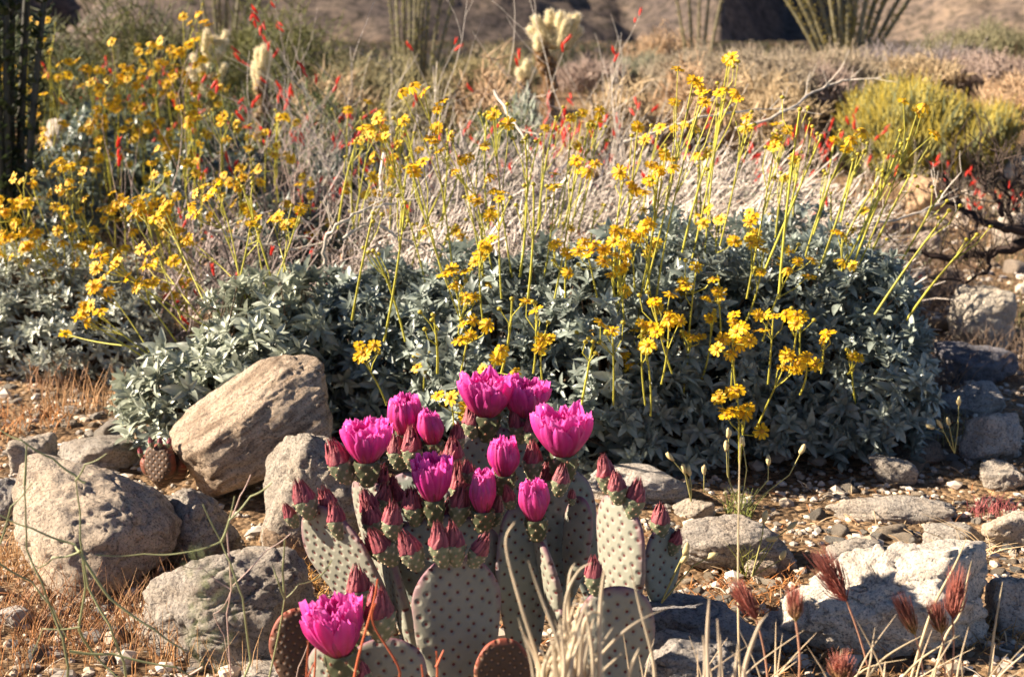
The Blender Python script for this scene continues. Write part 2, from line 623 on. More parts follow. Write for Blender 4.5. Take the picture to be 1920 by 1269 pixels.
def rock(name, label, box, ratio=0.8, yaw=0.0, roll=0.0, seed=1, col=(0.42, 0.38, 0.34), Y=None, sub=5, sink=0.12,
         planes=None, mat=None, rough=0.085, sharp=18, nplanes=11, group=None, cat="rock"):
    x0, y0, x1, y1 = box
    cxp, cyp = (x0 + x1) / 2, (y0 + y1) / 2
    if Y is None:
        g = G(cxp, min(y1 - (y1 - y0) * sink, 1262))
        Yg = g.y
    else:
        Yg = Y
    s = S(cyp, Yg)
    hx = (x1 - x0) / 2 / s
    hy = hx * ratio
    Yc = Yg + hy * 0.45 if Y is None else Y
    s = S(cyp, Yc)
    hx = (x1 - x0) / 2 / s
    hy = hx * ratio
    c = P(cxp, cyp, Yc)
    al = math.atan2(CAM_H - c.z, Yc)
    ah = (y1 - y0) / 2 / s
    sz = math.sqrt(max(ah * ah - (hy * math.sin(al)) ** 2, (0.35 * ah) ** 2)) / math.cos(al)
    me = rock_data(seed, (hx * 1.06, hy, sz * 1.05), sub=sub, planes=planes, mat=mat, rough=rough, sharp=sharp, nplanes=nplanes)
    M = Matrix.Translation(c) @ Matrix.Rotation(R(roll), 4, 'Y') @ Matrix.Rotation(R(yaw), 4, 'Z')
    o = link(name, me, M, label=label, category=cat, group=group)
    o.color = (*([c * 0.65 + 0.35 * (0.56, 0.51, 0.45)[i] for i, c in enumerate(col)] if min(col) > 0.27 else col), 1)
    return o


tan_ = (0.46, 0.38, 0.29)
grey = (0.34, 0.33, 0.33)
pale = (0.62, 0.58, 0.53)
blue = (0.30, 0.32, 0.36)
rock("boulder", "big rounded beige boulder with a smooth sunlit face behind wiry green stems", (2, 868, 335, 1130), 0.8, 0, 10, 11, (0.64, 0.53, 0.42), sub=6, sharp=12, rough=0.06, planes=[(-0.1, -0.5, 0.9, 0.70), (-0.75, -0.6, 0.35, 0.74), (0.9, -0.5, 0.1, 0.86), (0.1, 0, 1, 0.85)])
rock("rock", "small angular grey rock wedged beside the rounded beige boulder", (262, 915, 448, 1075), 0.8, 0, -12, 12, (0.44, 0.41, 0.38), sub=6, planes=[(-0.5, -0.6, 0.6, 0.7), (0.7, -0.5, 0.4, 0.75)])
rock("boulder", "tilted brown banded boulder slab rising under the silvery bush", (322, 690, 655, 890), 0.62, 0, -33, 13, (0.58, 0.51, 0.44), Y=2.52, sub=6, mat=M_band, sharp=16, rough=0.04, planes=[(-0.1, -0.55, 1, 0.66), (0, -1, -0.1, 0.74), (-0.9, -0.5, 0, 0.9), (1, -0.3, 0.3, 0.85)])
rock("boulder", "steep wedge boulder with a bright lit edge just behind the pink cactus", (478, 795, 700, 1030), 0.75, 0, -10, 14, (0.45, 0.40, 0.34), Y=2.28, sub=6, sharp=12, planes=[(-0.75, -0.35, 0.62, 0.62), (0.1, -1, 0.35, 0.72), (0.3, 0, 1, 0.9)])
rock("rock", "low flat topped grey rock behind the rounded beige boulder", (108, 812, 275, 885), 0.8, 0, 4, 15, (0.42, 0.39, 0.36))
rock("rock", "pale cream rock at the edge beside dry orange grass", (25, 818, 112, 890), 0.9, 10, 0, 16, (0.52, 0.46, 0.40))
rock("rock", "small pale blue rock touching the left frame edge behind the rounded boulder", (-30, 895, 52, 985), 0.9, 0, 0, 17, (0.45, 0.45, 0.46))
rock("boulder", "large dark pitted grey boulder below the small angular rock", (262, 1025, 600, 1270), 0.7, 0, -8, 18, (0.38, 0.35, 0.32), sub=6, rough=0.09, sharp=9, planes=[(-0.7, -0.6, 0.2, 0.75)])
rock("rock", "small brown rock under the bright edged wedge boulder", (500, 985, 600, 1078), 0.8, 0, 0, 19, (0.38, 0.28, 0.20))
rock("boulder", "big white fractured boulder behind red foxtail grass heads", (1488, 1018, 1850, 1262), 0.62, 0, 6, 20, (1.0, 0.93, 0.85), sub=6, rough=0.12, sharp=22, planes=[(-0.6, -0.42, 0.7, 0.60), (-0.15, -1, -0.35, 0.72), (0.85, -0.5, 0.2, 0.78), (-0.9, -0.2, 0.35, 0.85)])
rock("rock", "pale smooth rock under the dark front of the silvery bush", (1108, 872, 1298, 950), 0.8, 0, 6, 21, (0.56, 0.55, 0.55))
rock("boulder", "long rounded grey boulder half buried beside the cactus", (1252, 960, 1492, 1085), 0.45, 0, 6, 22, (0.40, 0.37, 0.35), sub=6, sharp=8)
rock("boulder", "low blue grey boulder below the cactus behind straw coloured blades", (1190, 1120, 1425, 1260), 0.8, 0, 10, 23, (0.30, 0.32, 0.38), sub=6, sharp=9)
rock("rock", "bluish rock with a pale lit crest at the lower frame edge", (1195, 1203, 1400, 1330), 0.6, 0, 0, 24, (0.44, 0.42, 0.42), Y=1.72, sub=6, rough=0.08)
rock("rock", "small angular bluish rock between the low blue grey boulder and the white boulder", (1415, 1152, 1510, 1222), 0.9, 0, 0, 25, (0.40, 0.41, 0.45))
rock("boulder", "long low pale slab lying across the sandy clearing", (1556, 934, 1790, 984), 0.28, 0, -2, 26, (0.50, 0.47, 0.44), sharp=9)
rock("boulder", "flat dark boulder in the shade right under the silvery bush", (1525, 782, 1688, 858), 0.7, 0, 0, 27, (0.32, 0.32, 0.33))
rock("boulder", "upright white boulder with an orange stained side at the clearing edge", (1792, 770, 1912, 875), 0.8, 0, 12, 28, (0.62, 0.58, 0.56), sub=6, planes=[(-0.9, -0.4, 0.2, 0.72)])
rock("rock", "small grey rock in the clearing near the silvery bush shadow", (1634, 858, 1712, 915), 0.9, 0, 0, 29, (0.46, 0.43, 0.40))
rock("rock", "round speckled rock below the upright white boulder", (1840, 860, 1918, 925), 0.9, 0, 0, 30, (0.46, 0.42, 0.38))
rock("boulder", "cream boulder cut by the right frame edge in the clearing", (1842, 955, 1960, 1040), 0.8, 0, 0, 31, (0.66, 0.58, 0.49))
rock("rock", "flat grey paving like rock beside the cream boulder", (1738, 985, 1850, 1030), 0.45, 0, -4, 32, (0.46, 0.44, 0.42))
rock("boulder", "white and slate boulder at the right frame edge beside the fractured boulder", (1862, 1080, 1985, 1200), 0.8, 0, 0, 33, (0.52, 0.52, 0.54), sub=6)
rock("boulder", "pale grey boulder in the lower right corner", (1815, 1205, 1985, 1330), 0.7, 0, 0, 34, (0.50, 0.49, 0.49), Y=1.85, sub=6)
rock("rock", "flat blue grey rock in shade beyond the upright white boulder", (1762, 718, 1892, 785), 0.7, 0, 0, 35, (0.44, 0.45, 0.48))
rock("boulder", "tall white boulder beyond the edge of the silvery bush", (1780, 542, 1888, 665), 0.8, 0, 0, 36, (0.66, 0.61, 0.53))
rock("boulder", "large shadow toned boulder in front of the tall white boulder", (1762, 648, 1905, 728), 0.6, 0, 0, 37, (0.26, 0.26, 0.30))  # blue shadow put into the dark rock colour
rock("boulder", "rounded orange tan boulder near the burnt shrub", (1702, 335, 1785, 412), 0.8, 0, 0, 38, (0.60, 0.42, 0.27))
rock("rock", "small cream rock behind the long rounded grey boulder", (1268, 935, 1335, 975), 0.9, 0, 0, 39, (0.60, 0.54, 0.46))
rock("rock", "rough cream rock among orange litter beside the white fractured boulder", (1392, 1045, 1455, 1090), 0.9, 0, 0, 40, (0.64, 0.55, 0.45))
rock("rock", "thin flat brown rock in the clearing", (1680, 832, 1775, 872), 0.8, 0, 0, 41, (0.36, 0.28, 0.22))
rock("rock", "thin flat grey rock touching the back of the white fractured boulder", (1553, 1008, 1650, 1048), 0.7, 0, 0, 42, (0.48, 0.44, 0.40))
rock("rock", "cream rock beyond the burnt shrub", (1868, 295, 1950, 355), 0.8, 0, 0, 43, (0.66, 0.56, 0.44))
rock("rock", "pale rock showing through the burnt shrub", (1860, 400, 1925, 470), 0.8, 0, 0, 44, (0.60, 0.52, 0.46))
rock("rock", "pinkish rock showing beneath the burnt shrub", (1700, 440, 1772, 500), 0.8, 0, 0, 45, (0.48, 0.38, 0.34))
rock("rock", "low brown rock in the gap beside the silvery bush", (1735, 505, 1800, 560), 0.8, 0, 0, 46, (0.42, 0.31, 0.23))
rock("boulder", "white boulder far off beyond the yellow flowers", (85, 222, 125, 275), 0.8, 0, 0, 47, (0.66, 0.6, 0.54), Y=6.0)
rock("rock", "grey lichen blotched rock in the lower left corner", (-10, 1215, 120, 1290), 0.8, 0, 0, 48, (0.46, 0.44, 0.43), Y=1.88)
rock("rock", "small white and slate rock among the red dry grass", (0, 1132, 62, 1180), 0.9, 0, 0, 49, (0.56, 0.54, 0.54))
rock("rock", "pale flat rock at the bottom beside the dark brown cactus pad", (440, 1235, 560, 1290), 0.8, 0, 0, 50, (0.60, 0.55, 0.50), Y=1.83)
rock("rock", "grey flat rock on the bottom edge below the wiry stems", (130, 1225, 300, 1300), 0.8, 0, 0, 51, (0.44, 0.43, 0.44), Y=1.86)

# loose stones: copies of a few shapes
protos = [rock_data(100 + k, (1, 0.8 + 0.1 * (k % 3), 0.5 + 0.08 * (k % 4)), sub=3, rough=0.1, nplanes=9) for k in range(9)]


def stones(n, areas, size, label, group, seed, tint, name="stone"):
    r = random.Random(seed)
    for i in range(n):
        x0, y0, x1, y1 = r.choice(areas)
        g = G(r.uniform(x0, x1), r.uniform(y0, y1))
        s = r.uniform(*size) * (0.6 + 0.8 * r.random() ** 3)
        M = Matrix.Translation((g.x, g.y, g.z + s * 0.15)) @ Matrix.Rotation(r.uniform(0, 6.28), 4, 'Z') @ Matrix.Rotation(r.uniform(-.3, .3), 4, 'X') @ Matrix.Scale(s, 4)
        o = link(name, r.choice(protos), M, label=label, category="stone", group=group)
        k = r.uniform(0.6, 1.15)
        w = r.uniform(-0.04, 0.05)
        o.color = (tint[0] * k + w, tint[1] * k, tint[2] * k - w, 1)


stones(110, [(1480, 860, 1920, 1010), (1560, 1000, 1920, 1100), (1700, 780, 1900, 900)], (0.008, 0.022), "small sandy stone lying loose in the sunlit clearing", "loose stones in the clearing", 1, (0.52, 0.47, 0.41))
stones(80, [(0, 700, 250, 860), (260, 775, 400, 830), (0, 790, 260, 860), (40, 740, 300, 800)], (0.010, 0.026), "pale pebble on the ground below the silvery bush and beside dry grass", "pale pebbles behind the rounded boulder", 2, (0.60, 0.54, 0.47), "pebble")
stones(60, [(0, 1130, 420, 1262), (60, 1080, 300, 1200)], (0.008, 0.02), "small greyish pebble among the red dry grass", "pebbles among the red grass", 3, (0.50, 0.47, 0.45), "pebble")
stones(70, [(1240, 1060, 1500, 1150), (1280, 1180, 1900, 1262)], (0.007, 0.018), "cream pebble in the orange litter around the white fractured boulder", "pebbles around the fractured boulder", 4, (0.60, 0.52, 0.42), "pebble")
stones(50, [(1640, 400, 1920, 560), (1700, 340, 1900, 420), (1600, 560, 1920, 720)], (0.02, 0.05), "tan stone on the slope around the burnt shrub", "stones around the burnt shrub", 5, (0.55, 0.45, 0.36))


def gravel():
    r = random.Random(5)
    V0, F0 = ico(1)
    mb = MB()
    for i in range(22000):
        v = r.random()
        y = 1.2 + 5.8 * v * v
        x = r.uniform(-1, 1) * (0.35 + 0.42 * y)
        s = r.uniform(0.0015, 0.0055) * (1 + 0.25 * y) * (1 if r.random() < 0.93 else 2.2)
        z = float(gz(x, y)) + s * 0.2
        a = r.uniform(0, 6.28)
        Rm = np.array([[math.cos(a), -math.sin(a), 0], [math.sin(a), math.cos(a), 0], [0, 0, 1]])
        q = V0 * np.array([s * r.uniform(.8, 1.5), s, s * r.uniform(.5, .9)]) * rng.uniform(0.75, 1.2, (len(V0), 1))
        k = r.uniform(0.16, 0.66)
        w = r.uniform(0, 0.12)
        mb.add(q @ Rm.T + np.array([x, y, z]), F0, (k * (0.95 + w), k * 0.85, k * (0.75 - w)))
    link("gravel", mb.build("gravel", attr_mat("gravel_grain", rough=0.9, spec=0.2), smooth=False), kind="stuff", label="fine tan and grey gravel over the sandy ground", category="gravel")


gravel()

def litter():
    r = random.Random(15)
    mb = MB()
    for i in range(9000):
        y = 1.3 + 4.5 * r.random() ** 1.6
        x = r.uniform(-1, 1) * (0.35 + 0.42 * y)
        k0 = mnoise.noise(Vector((x * 2.3, y * 2.3, 4.0)))
        if k0 < r.uniform(-.35, .25):
            continue
        z = float(gz(x, y)) + 0.002
        a = r.uniform(0, 3.14)
        l = r.uniform(.006, .035)
        d = Vector((math.cos(a), math.sin(a), r.uniform(-.05, .55))) * l
        p = Vector((x, y, z))
        g = r.random()
        c = (0.55, 0.40, 0.24) if g < .45 else (0.42, 0.18, 0.07) if g < .75 else (0.16, 0.10, 0.06) if g < .9 else (0.6, 0.52, 0.42)
        k = r.uniform(.7, 1.3)
        mb.strand([p, p + d * .5 + Vector((0, 0, .003)), p + d], r.uniform(.0006, .0014), [q * k for q in c], 3)
    link("ground_litter", mb.build("ground_litter", M_grass), kind="stuff", label="orange and straw coloured plant litter on the ground", category="litter")


litter()

# ------------------------------------------------------------------ beavertail cactus
def pad_mesh(L, Wd, T=0.012, bend=0.0, mat=None, seed=0, top=0.62):
    nt_, na = 40, 40
    mb = MB()
    ts = np.sin(np.linspace(0, 1, nt_) * math.pi / 2) ** 1.0
    ts = 0.5 - 0.5 * np.cos(np.linspace(0, 1, nt_) * math.pi)
    V, C = [], []
    for t in ts:
        # obovate outline, widest at `top`
        if t < top:
            q = t / top
            w = 0.20 + 0.80 * math.sin(q * math.pi / 2) ** 1.15
            if t < 0.03:
                w *= (t / 0.03) ** 0.5
        else:
            q = (t - top) / (1 - top)
            w = math.sqrt(max(1 - q ** 2.2, 0))
        hw = w * Wd / 2
        th = T * min(1, 0.55 + 0.6 * (1 - t)) * min(1, (w + 0.02) * 1.6)
        wob = 1 + 0.02 * math.sin(t * 17 + seed) * (1 if t > .1 else 0)
        for k in range(na):
            a = 2 * math.pi * k / na
            ca, sa = math.cos(a), math.sin(a)
            x = hw * wob * math.copysign(abs(ca) ** 0.75, ca)
            y = th * math.copysign(abs(sa) ** 0.75, sa) + bend * (t * t * L) + 0.06 * x * x / Wd * (1 if seed % 2 else -1) * 3
            V.append((x, y, t * L))
            e = max(abs(ca) ** 0.75 if hw > 0 else 1, (t - 0.5) * 2 if t > .5 else 0)
            rr = math.hypot(abs(ca) ** 0.75, 0)
            e = max(rr * (0.72 + 0.28 * t), ((t - 0.55) / 0.45) ** 1.5 if t > .55 else 0)
            C.append((min(e, 1), 0, 0))
    i = (np.arange(nt_ - 1)[:, None] * na + np.arange(na)[None, :]).ravel()
    j = (np.arange(nt_ - 1)[:, None] * na + (np.arange(na)[None, :] + 1) % na).ravel()
    mb.add(V, np.stack([i, j, j + na, i + na], -1), C)
    return mb.build("pad", mat or M_pad)


def lathe_pts(prof, na, mod=None):
    V = []
    for i, (t, r_) in enumerate(prof):
        for k in range(na):
            a = 2 * math.pi * k / na
            rr = r_ * (mod(t, a) if mod else 1)
            V.append((rr * math.cos(a), rr * math.sin(a), t))
    n = len(prof)
    i = (np.arange(n - 1)[:, None] * na + np.arange(na)[None, :]).ravel()
    j = (np.arange(n - 1)[:, None] * na + (np.arange(na)[None, :] + 1) % na).ravel()
    return np.array(V), np.stack([i, j, j + na, i + na], -1)


def ovary(mb, h=0.5, r0=0.10, r1=0.215, seed=0):
    """green tubercled base of a bud or a flower, unit length 1 along z"""
    na, n = 28, 20
    prof = []
    for i in range(n):
        t = i / (n - 1)
        r_ = r0 + (r1 - r0) * math.sin(min(1, t * 1.15) * math.pi / 2) ** 0.9
        if t > 0.93:
            r_ *= 1 - (t - 0.93) * 0.9
        prof.append((t * h, r_))

    def bumpf(t, a):
        return 0.5 + 0.5 * math.cos(7 * a + math.pi * math.floor(t / h * 4.2)) * abs(math.sin(t / h * 4.2 * math.pi))
    V, Fc = lathe_pts(prof, na, lambda t, a: 1 + 0.16 * bumpf(t, a))
    C = []
    g = (0.135, 0.15, 0.085)
    for (x, y, z) in V:
        b = bumpf(z, math.atan2(y, x))
        k = max(0, b - 0.72) / 0.28
        C.append([gg * (1 - 0.6 * k) + pp * 0.6 * k for gg, pp in zip(g, (0.62, 0.50, 0.36))])
    mb.add(V, Fc, C)
    # pale woolly areoles
    V0, F0 = ico(1)
    r = random.Random(seed)
    for row in range(4):
        tt = (row + 0.62) / 4.2
        for q in range(7):
            a = (q + (0.5 if row % 2 else 0)) * 2 * math.pi / 7
            ri = r0 + (r1 - r0) * math.sin(min(1, tt * 1.15) * math.pi / 2) ** 0.9
            c = np.array([math.cos(a) * ri * 1.14, math.sin(a) * ri * 1.14, tt * h])
            mb.add(V0 * 0.019 + c, F0, (0.62, 0.48, 0.30) if r.random() < .7 else (0.42, 0.2, 0.12))
    return r1


def bud_mesh(seed, split=0.52, fat=1.0, openp=0.0):
    mb = MB()
    r1 = ovary(mb, h=split, r0=0.085, r1=0.205 * fat, seed=seed)
    r = random.Random(seed)
    # overlapping pointed scales wrapped into a cone
    for ring, (cnt, rr, z0, ln) in enumerate([(9, 1.0, split - 0.03, 0.26), (9, 0.95, split + 0.0, 0.36), (8, 0.82, split + 0.03, 0.43), (7, 0.62, split + 0.05, 0.45), (5, 0.36, split + 0.05, 0.46)]):
        for q in range(cnt):
            ph = (q + 0.5 * (ring % 2) + r.uniform(-.25, .25)) * 2 * math.pi / cnt
            z1 = min(1.02, z0 + ln * r.uniform(0.75, 1.1)) - z0
            V, C = [], []
            n = 8
            tw = r.uniform(0.15, 0.6)
            off_ = r.uniform(0.90, 1.12)
            kk = r.uniform(0.65, 1.25)
            for i in range(n):
                t = i / (n - 1)
                zt = (z0 + z1 * t - split) / (1 - split)
                env = r1 * 0.94 * max(0.02, 1 - max(0, min(zt, 1))) ** 0.72
                rad = env * (rr if ring > 2 else 1) * off_ + 0.012 * t
                w = math.pi / cnt * 1.25 * (1 - t ** 1.6) + 0.02
                for s_ in (-1, -0.5, 0, 0.5, 1):
                    a = ph + s_ * w + tw * t
                    rd = rad * (1 + 0.12 * (1 - abs(s_)) + r.uniform(-.025, .025)) + 0.03 * t * t * (1.1 - env / r1)
                    V.append((rd * math.cos(a), rd * math.sin(a), z0 + z1 * t))
                    k = (0.5 if s_ == 0 else 0.0) + 0.45 * t
                    C.append((kk * (0.15 + 0.27 * k), kk * (0.016 + 0.10 * k), kk * (0.034 + 0.085 * k)))
            i = np.array([a * 5 + b for a in range(n - 1) for b in range(4)])
            mb.add(V, np.stack([i, i + 1, i + 6, i + 5], -1), C)
    return mb.build("flower_bud", M_bud)


def bloom_mesh(seed, R_=0.40, H=0.62, z0=0.36, opn=1.0, n_in=11, coral=0.5):
    """open cactus flower; unit = overall height 1"""
    mb = MB()
    r1 = ovary(mb, h=z0 + 0.02, r0=0.10, r1=0.17 + 0.03 * opn, seed=seed)
    r = random.Random(seed)
    rings = [(9, 0.74, 0.52, -0.1), (9, 1.02, 0.90, 0.2), (n_in - 2, 0.92, 1.0, 0.7), (n_in - 3, 0.74, 0.97, 1.0), (6, 0.48, 0.88, 1.0)]
    for ri, (cnt, rf, hf, mg) in enumerate(rings):
        for q in range(cnt):
            ph = (q + 0.5 * (ri % 2) + r.uniform(-.22, .22)) * 2 * math.pi / cnt
            hh = H * hf * r.uniform(0.84, 1.04)
            pk = r.uniform(0.8, 1.2)
            RR = R_ * rf * r.uniform(0.92, 1.08)
            wmax = (0.20 if opn > 0.6 else 0.14) * r.uniform(0.85, 1.2) * (0.62 if ri == 0 else 1)
            f1, f2 = r.uniform(0, 6), r.uniform(0, 6)
            lean = r.uniform(-0.06, 0.06)
            V, C = [], []
            n, mcols = 11, 9
            for i in range(n):
                t = i / (n - 1)
                # cup profile
                rad = 0.10 + (RR - 0.10) * math.sin(min(1, t * 1.05) * math.pi / 2) ** 0.85
                if opn < 0.6:
                    rad = 0.10 + (RR - 0.10) * math.sin(min(1, t * 1.3) * math.pi / 2) - max(0, t - 0.55) * RR * 0.9 * (1 - opn)
                zz = z0 - 0.03 + hh * t ** 1.05
                w = wmax * (0.35 + 0.65 * math.sin(min(1, t / 0.62) * math.pi / 2)) if t < 0.62 else wmax * math.sqrt(max(0.0, 1 - ((t - 0.62) / 0.42) ** 2.4))
                for j in range(mcols):
                    s_ = -1 + 2 * j / (mcols - 1)
                    off = w * s_
                    tz = zz - 0.05 * s_ * s_ * t + 0.012 * math.sin(s_ * 7 + f1) * t ** 3
                    rd = rad - 0.06 * s_ * s_ * (1 if opn > .6 else 0.4) + 0.035 * math.sin(s_ * 6 + f2 + 3 * t) * t
                    if i == n - 1:
                        tz += 0.016 * math.cos(s_ * 12 + f2) + r.uniform(-.012, .012)
                    a = ph + lean * t + off / max(rad, 0.12)
                    V.append((rd * math.cos(a), rd * math.sin(a), tz))
                    m_ = min(1, mg + t * (1.15 - coral * 0.5) * (0.75 if ri == 0 else 1.0))
                    m_ = max(0, min(1, m_ - (0.18 if abs(s_) < 0.18 else 0)))
                    cor = (0.56, 0.07, 0.10)
                    mag = (0.78, 0.03, 0.40)
                    lt = 0.35 * t ** 6 + 0.14 * abs(s_) ** 3 * t + (0.09 if j % 2 else 0)  # paler tips, edges and streaks; petal highlights put into the colour
                    edge = pk * (1 + 0.1 * abs(s_) * t)
                    C.append([min(.95, (a_ * (1 - m_) + b_ * m_) * edge * (1 - lt) + lt * c_) for a_, b_, c_ in zip(cor, mag, (0.95, 0.36, 0.72))])
            i = np.array([a * mcols + b for a in range(n - 1) for b in range(mcols - 1)])
            mb.add(V, np.stack([i, i + 1, i + mcols + 1, i + mcols], -1), C)
    if opn > 0.6:
        for q in range(40):                         # stamens
            a = r.uniform(0, 6.28)
            rr = r.uniform(0.02, 0.13)
            mb.strand([(rr * .5 * math.cos(a), rr * .5 * math.sin(a), z0), (rr * math.cos(a), rr * math.sin(a), z0 + 0.22)], 0.006, (0.6, 0.1, 0.25), 3, (0.85, 0.7, 0.2))
    return mb.build("flower", M_mag)


BUDS = [bud_mesh(1), bud_mesh(2, 0.5, 1.1), bud_mesh(3, 0.44, 0.95), bud_mesh(4, 0.52, 1.0)]
OPEN = [bloom_mesh(11), bloom_mesh(12, R_=0.43), bloom_mesh(13, R_=0.38, n_in=12)]
HALF = [bloom_mesh(21, R_=0.27, H=0.66, z0=0.33, opn=0.35, n_in=8, coral=0.9), bloom_mesh(22, R_=0.23, H=0.68, z0=0.32, opn=0.1, n_in=7, coral=1.2)]

cb = G(880, 1230)
cactus = thing("beavertail_cactus", "spiny spotted beavertail cactus with magenta flowers and red pointed buds", "cactus", (P(880, 1269, 1.7).x, 1.70, 0.0))
PADS = {}


def pad(key, base, tip, wpx, Y, yaw=0.0, tipdY=0.0, mat=None, bend=0.0, top=0.62, T=0.010, seed=0, label=None):
    b = P(base[0], base[1], Y)
    t = P(tip[0], tip[1], Y + tipdY)
    L = (t - b).length
    wd = wpx / S((base[1] + tip[1]) / 2, Y)
    me = pad_mesh(L, wd, T, bend, mat, seed, top)
    a = R(yaw)
    f = (-math.sin(a), -math.cos(a), 0)
    M = frame(b, t, scale=1.0, face=f)
    o = link("pad", me, M, cactus, label=label)
    PADS[key] = (o, Y)
    return o


WK = {'bud': 1.04, 'open': 0.88, 'half': 0.86}


def onpad(key, kind, base, tip, dY=0.0, var=0, wide=1.0, label=None):
    o, Y = PADS[key]
    b = P(base[0], base[1], Y + dY)
    t = P(tip[0], tip[1], Y + dY - 0.004)
    me = {"bud": BUDS, "open": OPEN, "half": HALF}[kind][var % (4 if kind == "bud" else 3 if kind == "open" else 2)]
    M = frame(b, t, roll=random.uniform(0, 6.28)) @ Matrix.Diagonal((wide * WK[kind], wide * WK[kind], 1, 1))
    link("flower_bud" if kind == "bud" else "flower", me, M, o, label=label)


# key, base, tip, full width px, depth, yaw (turned towards the left = lit)
pad("A", (862, 1345), (856, 1040), 172, 1.62, -14, 0.02, seed=1, top=0.66)
pad("B", (742, 1215), (588, 948), 165, 1.74, 42, 0.0, seed=2, top=0.66)
pad("C", (790, 1245), (676, 890), 150, 1.80, 52, 0.03, seed=3, top=0.70)
pad("C2", (782, 1240), (716, 1000), 110, 1.72, 72, 0.04, seed=4, top=0.7)
pad("D", (800, 1200), (742, 975), 120, 1.86, 20, 0.0, M_pad_shade, seed=5)
pad("E", (820, 1120), (760, 885), 170, 1.92, 15, 0.02, M_pad_shade, seed=6)
pad("F", (850, 1200), (825, 965), 205, 1.78, 0, 0.0, M_pad_shade, seed=7, top=0.72)
pad("G", (905, 1080), (930, 800), 170, 2.02, -5, 0.0, M_pad_shade, seed=8, top=0.7)
pad("H", (1045, 1170), (1062, 880), 130, 1.86, -14, 0.0, M_pad_shade, seed=9, top=0.68)
pad("H2", (1070, 1120), (1088, 930), 62, 1.83, 35, 0.0, seed=19, top=0.68)
pad("I", (985, 1290), (975, 940), 105, 1.78, -20, 0.0, M_pad_shade, seed=10, top=0.66)
pad("I2", (905, 1210), (905, 985), 90, 1.84, 0, 0.0, M_pad_shade, seed=12, top=0.66)
pad("J", (1055, 1190), (1008, 1005), 95, 1.76, 74, 0.0, seed=11, top=0.6)
pad("J2", (1062, 1230), (1040, 1120), 60, 1.75, 70, 0.0, seed=15, top=0.6)
pad("K", (1168, 1200), (1155, 925), 136, 1.68, 54, 0.0, seed=13, top=0.66)
pad("K2", (1120, 1160), (1118, 960), 90, 1.90, -10, 0.0, M_pad_shade, seed=14)
pad("Lr", (1235, 1150), (1244, 985), 85, 1.92, -30, 0.0, M_pad_shade, seed=16)
pad("M", (1150, 1330), (1158, 1098), 150, 1.60, -5, 0.0, seed=17, top=0.66)
pad("N", (725, 1370), (722, 1195), 158, 1.56, -5, 0.0, seed=18, top=0.62)
pad("O", (650, 1360), (612, 1205), 110, 1.55, 30, 0.0, seed=20, top=0.62)
pad("P", (590, 1330), (550, 1140), 118, 1.66, -18, 0.02, M_padr, seed=21, top=0.6, label="dark reddish brown underside of an older pad")
pad("Q", (940, 1350), (943, 1196), 108, 1.58, -10, 0.0, M_padr, seed=22, top=0.6, label="small reddish brown pad with a red rim")

